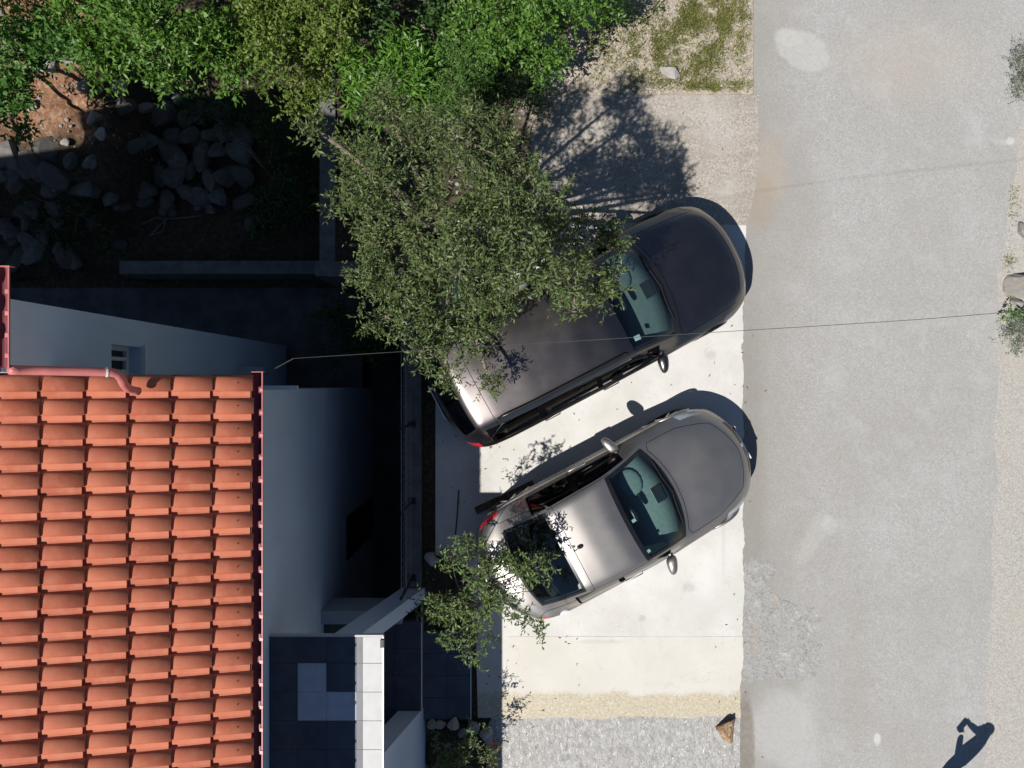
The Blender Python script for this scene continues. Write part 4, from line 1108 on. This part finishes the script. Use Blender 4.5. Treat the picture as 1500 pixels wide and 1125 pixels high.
# the olive tree over the estate car
OL = lob([(520,215,.34,3.0),(575,175,.32,3.0),(620,215,.40,3.3),(560,280,.42,3.2),(535,340,.34,3.0),(690,225,.44,3.4),(740,255,.36,3.3),(640,300,.50,3.6),
          (710,330,.48,3.6),(600,370,.46,3.4),(545,400,.34,3.0),(680,405,.48,3.5),(775,330,.42,3.3),(830,320,.34,3.0),(880,345,.28,2.75),(760,400,.42,3.3),
          (830,400,.38,3.0),(890,410,.28,2.7),(905,395,.20,2.65),(610,450,.40,3.1),(690,475,.36,3.0),(640,520,.30,2.75),(650,555,.20,2.5),(570,465,.24,2.8),(740,465,.28,2.8),(845,450,.22,2.6),(715,555,.12,2.25),(505,290,.20,2.9),(490,225,.18,2.9)])
make_plant('olive_tree', 'broad grey green olive tree overhanging the dark estate car', 'tree', (*P(655,352,0).xy, -.06), OL, 'olive', 41, per=25, twig=10, ll=.058, lw=.018, clump=.185, dens=.85, shrink=.80, trunk=.095, up=.40, hollow=.5)
ST = lob([(690,800,.17,1.9),(660,820,.15,1.85),(705,835,.20,2.0),(770,830,.20,1.95),(800,835,.14,1.9),(735,820,.18,2.05),(650,888,.20,1.75),(690,890,.26,1.9),(725,880,.22,1.95),(700,930,.18,1.75),(665,925,.16,1.7),(690,950,.12,1.6),(760,905,.12,1.75),(785,915,.08,1.7),(625,880,.10,1.7)])
make_plant('small_tree', 'small sparse young tree in the shaded bed behind the silver car', 'tree', (*P(667,862,0).xy, -.02), ST, 'small_tree', 42, per=14, twig=8, ll=.058, lw=.021, clump=.14, dens=1.3, trunk=.022, shrink=.9, up=.35)
BU = lob([(660,1100,.22,.75),(695,1095,.20,.8),(680,1130,.26,.8),(640,1125,.2,.7),(715,1120,.16,.75)])
make_plant('planter_shrub', 'dark leafy shrub growing in the stone ringed planter', 'shrub', (*P(678,1108,0).xy, .03), BU, 'small_tree', 43, per=14, twig=8, ll=.058, lw=.020, clump=.15, dens=.6, trunk=.03, up=.35)
# trees and bushes along the slope to the north
def g_(a, b, dz=-.02):
    q = P(a, b, -2.0); return (q.x, q.y, float(hgt(q.x, q.y))+dz)
make_plant('broadleaf_tree', 'mid green leafy tree over the reddish slope above the stones', 'tree', g_(20,110), lob([(60,25,.55,1.0),(15,60,.5,1.0),(20,110,.45,.7),(25,165,.42,.3),(110,45,.45,.9),(-30,120,.5,.8),(15,195,.22,.2),(-20,20,.6,1.2)]), 'green_a', 51, per=14, shrink=.82, twig=7, ll=.085, lw=.036, clump=.25, dens=.75, trunk=.10)
make_plant('broadleaf_tree', 'bright green leafy tree reaching to the edge of the house shadow', 'tree', g_(240,75), lob([(140,35,.5,1.1),(195,45,.55,1.3),(255,30,.55,1.4),(300,70,.5,1.1),(235,90,.5,1.0),(160,85,.42,.7),(275,115,.36,.5),(330,95,.40,.7),(330,35,.5,1.2),(200,110,.25,.4),(120,-10,.5,1.2),(220,-20,.6,1.4)]), 'green_b', 52, per=14, shrink=.82, twig=7, ll=.085, lw=.034, clump=.24, dens=.85, trunk=.11)
make_plant('yellowish_tree', 'yellowish green small leaved tree above the dark stone bank', 'tree', g_(430,70), lob([(395,25,.5,1.2),(445,35,.5,1.3),(420,85,.45,1.0),(455,100,.38,.8),(425,135,.22,.5),(395,120,.25,.3),(480,120,.25,.5),(490,30,.45,1.2),(500,75,.32,1.0),(470,135,.2,.5),(395,-30,.6,1.3),(480,-25,.6,1.3)]), 'green_c', 53, per=18, shrink=.82, twig=8, ll=.058, lw=.026, clump=.23, dens=.85, trunk=.10)
make_plant('lance_leaved_bush', 'vivid green bush with long narrow leaves beside the olive crown', 'bush', (*P(560,120,0).xy, -.08), lob([(535,110,.34,1.0),(575,95,.36,1.1),(605,115,.30,1.0),(560,145,.28,.8),(530,145,.22,.7),(610,80,.25,1.0)]), 'green_d', 54, per=12, twig=7, ll=.13, lw=.028, clump=.22, dens=.85, trunk=.05, up=.5)
make_plant('dark_tree', 'deep green tree filling the gap behind the narrow leaved bush', 'tree', (*P(585,30,0).xy, -.06), lob([(540,30,.42,.9),(590,20,.5,1.0),(640,45,.38,.8),(560,60,.3,.6),(600,-30,.5,1.0),(530,-20,.5,1.0)]), 'green_e', 55, per=14, shrink=.82, twig=7, ll=.075, lw=.032, clump=.24, dens=.75, trunk=.09)
make_plant('leafy_bush', 'fresh green bush next to the sandy weedy ground', 'bush', (*P(770,50,0).xy, -.06), lob([(690,20,.45,1.2),(740,40,.5,1.3),(795,50,.42,1.1),(735,80,.38,1.0),(790,90,.34,.8),(830,60,.32,.8),(700,60,.36,1.0),(840,20,.42,1.0),(780,-10,.5,1.2),(880,15,.34,.7),(820,100,.22,.6),(700,-40,.5,1.2)]), 'green_b', 56, per=18, shrink=.82, twig=8, ll=.058, lw=.027, clump=.22, dens=.85, trunk=.07)
make_plant('weedy_bush', 'low yellowish bush straggling over the sandy ground by the weeds', 'bush', (*P(880,25,0).xy, -.03), lob([(880,30,.25,.35),(920,12,.22,.3),(860,60,.22,.4),(905,-20,.3,.4),(960,2,.16,.2)]), 'green_c', 57, per=9, twig=6, ll=.05, lw=.022, clump=.17, dens=.5, trunk=.03)
make_plant('clipped_hedge_bush', 'dense fine needled rounded hedge bush casting a black shadow', 'bush', (*P(680,128,0).xy, -.06), lob([(662,140,.32,.8),(672,115,.36,1.0),(690,90,.34,.9),(650,125,.26,.75)]), 'hedge', 58, per=44, twig=9, ll=.040, lw=.012, clump=.15, dens=1.5, trunk=.05, hollow=.6)
make_plant('shadow_fill_bush', 'low dark bush added to deepen the shadow beside the clipped hedge bush', 'bush', (*P(752,125,0).xy, -.05), lob([(745,120,.30,.35),(775,140,.24,.3),(790,115,.26,.3),(725,140,.22,.3)]), 'green_e', 59, per=18, twig=7, ll=.05, lw=.022, clump=.18, dens=1.0, trunk=.03)  # dense bush added to blacken the shadow next to the hedge bush
make_plant('evergreen_shrub', 'dark shrub in the shaded yard beside the lower path', 'shrub', (*P(500,480,-2.6).xy, -2.6), lob([(490,475,.4,-2.0),(530,490,.4,-1.9),(500,510,.3,-2.1),(555,500,.35,-1.8)]), 'green_e', 60, per=12, twig=7, ll=.07, lw=.03, clump=.25, dens=.6, trunk=.05)
make_plant('bed_shrub', 'dark leafy shrub in the shaded bed above the low garden wall', 'shrub', g_(410,280), lob([(420,240,.4,-1.8),(430,290,.4,-1.8),(400,320,.34,-1.9),(445,200,.36,-1.6),(400,190,.34,-1.6),(330,170,.3,-1.6),(290,150,.3,-1.5)]), 'green_e', 61, per=12, twig=7, ll=.08, lw=.035, clump=.25, dens=.6, trunk=.05)
make_plant('dark_undergrowth', 'dark leafy undergrowth among the shaded stones beside the house wing', 'shrub', g_(110,310), lob([(60,330,.34,-1.9),(120,300,.36,-1.8),(160,340,.34,-2.0),(190,280,.3,-2.0),(100,360,.3,-2.1),(30,280,.3,-1.5)]), 'green_e', 66, per=12, twig=7, ll=.07, lw=.03, clump=.22, dens=.35, trunk=.03)
make_plant('ground_herb', 'little blue green herb at the corner of the sunlit earth', 'plant', g_(165,200), lob([(166,198,.13,-1.4),(158,192,.09,-1.4)]), 'silver_shrub', 62, per=9, twig=5, ll=.06, lw=.02, clump=.10, dens=.6, forks=False)
# roadside shrubs
make_plant('silver_shrub', 'silvery green cushion shrub at the far road edge beyond the cable', 'shrub', (*P(1496,105,0).xy, -.03), lob([(1497,85,.22,.2),(1502,110,.26,.2),(1494,130,.16,.12),(1515,95,.3,.22)]), 'silver_shrub', 63, per=22, twig=7, ll=.035, lw=.010, clump=.13, dens=.9, trunk=.02)
make_plant('cushion_shrub', 'green topped cushion shrub below the rocks at the road edge', 'shrub', (*P(1492,492,0).xy, -.03), lob([(1484,480,.20,.2),(1498,490,.26,.22),(1496,512,.16,.12),(1515,480,.3,.22)]), 'silver_shrub', 64, per=22, twig=7, ll=.035, lw=.010, clump=.13, dens=.9, trunk=.02)
make_plant('creeping_plant', 'bright green leaves creeping over the top of the cushion shrub', 'plant', (*P(1480,462,0).xy, -.03), lob([(1478,462,.09,.2),(1494,463,.10,.2)]), 'green_d', 65, per=10, twig=5, ll=.05, lw=.025, clump=.08, dens=.7, forks=False)

# weeds and grass on the sandy ground and at the road edge: nobody could count it
r = np.random.default_rng(77)
def grass_patch(spots):
    C = []
    for (a, b, ra, rb, n_) in spots:
        k = np.stack([a+ra*r.normal(size=n_)*.6, b+rb*r.normal(size=n_)*.6], -1)
        C.append(k)
    C = np.concatenate(C); d = CAM_H/FPX; X_ = (C[:,0]-750)*d; Y_ = (562.5-C[:,1])*d
    keep = (Y_ > 4.43) | (X_ > 6.9); X_, Y_ = X_[keep], Y_[keep]
    # break the patches into tufts
    t = vnoise(X_, Y_, 5, 31)+.8*vnoise(X_, Y_, 13, 32)+.5*r.normal(size=len(X_)) > .05; X_, Y_ = X_[t], Y_[t]
    keep = (X_ < 3.62) | (X_ > 7.1); X_, Y_ = X_[keep], Y_[keep]; n_ = len(X_)
    Cn = np.stack([X_, Y_, hgt(X_, Y_)-.005], -1); D = r.normal(size=(n_,3))*.7; D[:,2] = np.abs(D[:,2])+.35
    N = r.normal(size=(n_,3))*.5; N[:,2] += .6
    return leaves_mesh('grass', Cn, D, N, .04+.07*r.random(n_), .006+.006*r.random(n_), M['grass'])
g = link('weeds', grass_patch([(1035,30,45,35,9000),(1010,90,45,40,6500),(960,75,75,50,6000),(1060,128,45,8,1500),(1085,40,14,60,1300),(900,60,50,50,1600),(1030,125,60,8,900),(1478,380,8,14,260),(1484,300,8,40,260),(1480,430,6,10,200)]))
tag(g, 'sparse green and straw coloured weeds on sandy ground', 'weeds', kind='stuff')
# fallen leaves on the pad and the beds
def litter():
    q = []
    for (a, b, sa, sb, k) in ((700,690,50,60,45),(760,930,60,40,35),(900,620,120,60,22),(720,1030,40,30,30),(860,240,90,70,60),(1080,500,20,120,14),(1095,1000,25,80,14)):
        q.append(np.stack([a+sa*r.normal(size=k), b+sb*r.normal(size=k)], -1))
    q = np.concatenate(q); d = CAM_H/FPX; n_ = len(q)
    C = np.stack([(q[:,0]-750)*d, (562.5-q[:,1])*d, np.full(n_, .011)], -1); D = r.normal(size=(n_,3)); D[:,2] = .12*np.abs(D[:,2])
    N = np.zeros((n_,3)); N[:,2] = 1; N += .25*r.normal(size=(n_,3))
    keep = (C[:,0] > -1.1) & ~((C[:,0] < -.45) & (C[:,1] < -2.6)); return leaves_mesh('leaf_litter', C[keep], D[keep], N[keep], .025+.035*r.random(n_)[keep], .010+.012*r.random(n_)[keep], M['dry_leaf'])
M['dry_leaf'] = leaf_mat('dry_leaf', (.10,.065,.03), (.28,.20,.10), None, .8, .2, .05)
tag(link('leaf_litter', litter()), 'scattered dry fallen leaves on the concrete', 'leaves', kind='stuff')
# dry litter of small pebbles on the sand and in the beds
def pebbles():
    m = MB(); rr = random.Random(5); base = [v.co.copy() for v in rock_mesh(91, 1).vertices]; pol = [tuple(p.vertices) for p in rock_mesh(91, 1).polygons]
    for (a0, a1, b0, b1, n_, s0, s1) in ((850,1100,-20,136,420,.008,.035),(500,775,150,390,260,.012,.05),(60,215,90,225,160,.015,.05),(1466,1500,300,450,90,.008,.03),(620,690,820,930,50,.015,.04)):
        for _ in range(n_):
            qz = -1.5 if a1 < 300 else 0; q = P(rr.uniform(a0,a1), rr.uniform(b0,b1), qz); s = rr.uniform(s0,s1)*rr.random()**.4
            z = float(hgt(q.x, q.y)); Rm = Matrix.Rotation(rr.uniform(0,6.28), 3, 'Z')
            m.add([Rm@(v*s)+Vector((q.x, q.y, z+s*.2)) for v in base], pol)
    return mesh('gravel', m.V, m.F)
tag(link('gravel', pebbles(), M['stone']), 'loose pale gravel and pebbles on the soil', 'gravel', kind='stuff')

# ---------------------------------------------------------------- small things
M['cable'] = plain('cable_sheath', (.05,.05,.052), .7)
# cable strung over pad and road
a = Vector((-2.78, .30, 4.05)); pa = P(470, 522, 4.3); pb = P(1040, 487, 5.2); pc = P(1460, 460, 5.5)
pole_x, pole_y = 9.4, 1.05
e0 = Vector((-2.154, .252, 3.70)); e1 = Vector((pole_x, pole_y, 5.65))
pts = [e0, P(560,516.8,4.15), P(700,508,4.55), P(870,498,4.95), pb, P(1250,474.5,5.38), pc, e1]
cab = bpy.data.curves.new('overhead_cable', 'CURVE'); cab.dimensions = '3D'; spn = cab.splines.new('NURBS'); spn.points.add(len(pts)-1)
for k, q in enumerate(pts): spn.points[k].co = (*q, 1)
spn.order_u = 3; spn.use_endpoint_u = True; cab.bevel_depth = .0022; cab.bevel_resolution = 1; spn.resolution_u = 8
co = bpy.data.objects.new('overhead_cable', cab); COL.objects.link(co)
dg = bpy.context.evaluated_depsgraph_get(); me = bpy.data.meshes.new_from_object(co.evaluated_get(dg)); bpy.data.objects.remove(co)
o = link('overhead_cable', me, M['cable']); tag(o, 'thin grey overhead cable strung from the house across the road', 'cable')
up = empty('utility_pole', (pole_x+.1, pole_y, 0)); tag(up, 'grey utility pole beyond the road carrying the cable', 'pole')
MB().tube([(0,0,-.2),(0,0,6.1)], [.11,.075], 12).build('shaft', M['wood'], up, True); MB().tube([(-.16,0,5.65),(.02,0,5.65)], .02, 6).build('hook', M['grey_metal'], up)
# board on the ground beside the silver car, stick on the pad
a = P(697, 748, .02); b = P(782, 708, .02); d = (b-a).normalized(); s_ = Vector((-d.y, d.x, 0))*.055
m = MB(); V_ = [a-s_, b-s_*.9, b+s_, a+s_*.95]
m.add([(v.x, v.y, .008) for v in V_]+[(v.x, v.y, .045) for v in V_], [(3,2,1,0),(4,5,6,7),(0,1,5,4),(1,2,6,5),(2,3,7,6),(3,0,4,7)])
tag(m.build('wooden_board', M['wood'], None, bevel=.004), 'dark weathered board lying beside the silver hatchback', 'board')
a = P(672, 718, .012); b = P(667, 785, .012)
tag(MB().tube([a, a.lerp(b, .5)+Vector((.006,0,.001)), b], .011, 8).build('stick', M['wood']), 'thin dark stick lying on the shaded edge of the pad', 'stick')
# hose in the dark garden bed
pts = []
for (qa, qb) in ((200,325),(222,316),(238,318),(232,336),(214,344),(238,318),(270,317),(300,314)):
    q = P(qa, qb, -2.1); pts.append((q.x, q.y, float(hgt(q.x, q.y))+.03))
cu = []
for k in range(len(pts)-1):
    for t in (0, .25, .5, .75): cu.append(Vector(pts[k]).lerp(Vector(pts[k+1]), t))
tag(MB().tube(cu, .012, 6).build('garden_hose', M['grey_metal'], None, True), 'thin grey hose curled on the shaded garden bed', 'hose')

# ---------------------------------------------------------------- the drone pilot, whose shadow falls on the road
pr = P(1441, 1064, 0); foot = Vector((pr.x-.53*1.60+.04, pr.y-.50*1.60-.12, 0))
FACE = math.radians(140)
per = empty('person', foot, FACE); tag(per, 'person in dark jacket and trousers standing at the road holding a remote controller', 'person')
M['jacket'] = plain('navy_jacket', (.03,.035,.06), .85, .2, 12); M['skin'] = plain('skin', (.45,.27,.19), .55, .08, 20)
M['hair'] = plain('dark_hair', (.03,.02,.015), .7, .2, 40); M['trousers'] = plain('dark_trousers', (.035,.035,.04), .85, .2, 14); M['shoe'] = plain('shoe', (.05,.045,.04), .6)
def skin(name, verts, edges, radii, mat, par, root=0, sub=2):
    me = bpy.data.meshes.new(name); me.from_pydata(verts, edges, []); o = link(name, me, M[mat], par)
    md = o.modifiers.new('skin', 'SKIN'); md.use_smooth_shade = True
    for k, v in enumerate(me.skin_vertices[0].data): v.radius = radii[k] if hasattr(radii[k], '__len__') else (radii[k], radii[k]); v.use_root = (k == root)
    o.modifiers.new('sub', 'SUBSURF').levels = sub; o.modifiers['sub'].render_levels = sub
    return o
# one continuous body: pelvis, torso, neck, head, two legs, two arms (x forward, y left)
v = [(0,0,.95),(0,0,1.12),(0,0,1.30),(-.01,0,1.42),(.02,0,1.52),(.05,0,1.61),(.06,0,1.72),
     (0,.10,.90),(.02,.11,.50),(0,.12,.09),(.12,.13,.04), (0,-.10,.90),(.03,-.11,.50),(0,-.12,.09),(.12,-.13,.04),
     (.0,.19,1.41),(.04,.27,1.16),(.24,.13,1.36),(.27,.10,1.41), (.0,-.19,1.41),(.04,-.27,1.16),(.24,-.13,1.36),(.27,-.10,1.41)]
e = [(0,1),(1,2),(2,3),(3,4),(4,5),(5,6),(0,7),(7,8),(8,9),(9,10),(0,11),(11,12),(12,13),(13,14),(3,15),(15,16),(16,17),(17,18),(3,19),(19,20),(20,21),(21,22)]
rd = [(.15,.13),(.145,.125),(.155,.125),(.11,.10),.055,.08,.08, .11,.075,.055,.045,.11,.075,.055,.045, .072,.058,.045,.034,.072,.058,.045,.034]
body = skin('body', v, e, rd, 'jacket', per)
# head with face, hair
hd = MB().add(*ellipsoid((.055,0,1.645), (.098,.078,.118), 20, 14)).build('head', M['skin'], per, True)
m = MB().add(*ellipsoid((.152,0,1.635), (.022,.014,.026), 10, 8)); m.add(*ellipsoid((.05,.078,1.64), (.02,.012,.032), 8, 6)); m.add(*ellipsoid((.05,-.078,1.64), (.02,.012,.032), 8, 6)); m.build('nose_and_ears', M['skin'], hd, True)
for s in (-1, 1): MB().add(*ellipsoid((.140,s*.033,1.655), (.010,.014,.008), 8, 6)).build('eye', M['hair'], hd, True)
MB().add(*ellipsoid((.146,0,1.592), (.008,.025,.007), 8, 6)).build('mouth', M['stone_orange'], hd, True)
MB().add(*ellipsoid((.035,0,1.68), (.105,.088,.105), 20, 12)).build('hair', M['hair'], hd, True)
for s in (-1, 1):
    hv = [(.27,s*.10,1.41),(.31,s*.088,1.435)]; he = [(0,1)]; hr = [(.03,.03),(.036,.022)]
    for k in range(4):
        b0 = len(hv); y = s*(.088+.018*(1.5-k)); z = 1.445
        hv += [(.34,y,z+.005),(.362,y-s*.010,z-.018-.004*k),(.355,y-s*.022,z-.042)]; he += [(1,b0),(b0,b0+1),(b0+1,b0+2)]; hr += [.010,.009,.008]
    b0 = len(hv); hv += [(.302,s*.055,1.45),(.325,s*.04,1.455)]; he += [(0,b0),(b0,b0+1)]; hr += [.012,.010]
    skin('hand', hv, he, hr, 'skin', per, 0, 1)
for s in (-1, 1): MB().add(*ellipsoid((.07,s*.125,.045), (.145,.052,.048), 16, 8, 3)).build('shoe', M['shoe'], per, True)
m = MB().box(-.05,.05,-.10,.10,-.018,.018); rc = m.build('remote_controller', M['grey_metal'], None, bevel=.01)
rc.matrix_world = Matrix.Translation(foot)@Matrix.Rotation(FACE, 4, 'Z')@Matrix.Translation((.352,0,1.428))@Matrix.Rotation(-.5, 4, 'Y')
MB().box(-.03,.03,-.08,.08,.0185,.024).build('screen', M['pane'], rc)
tag(rc, 'grey remote controller with screen held by the person', 'controller')
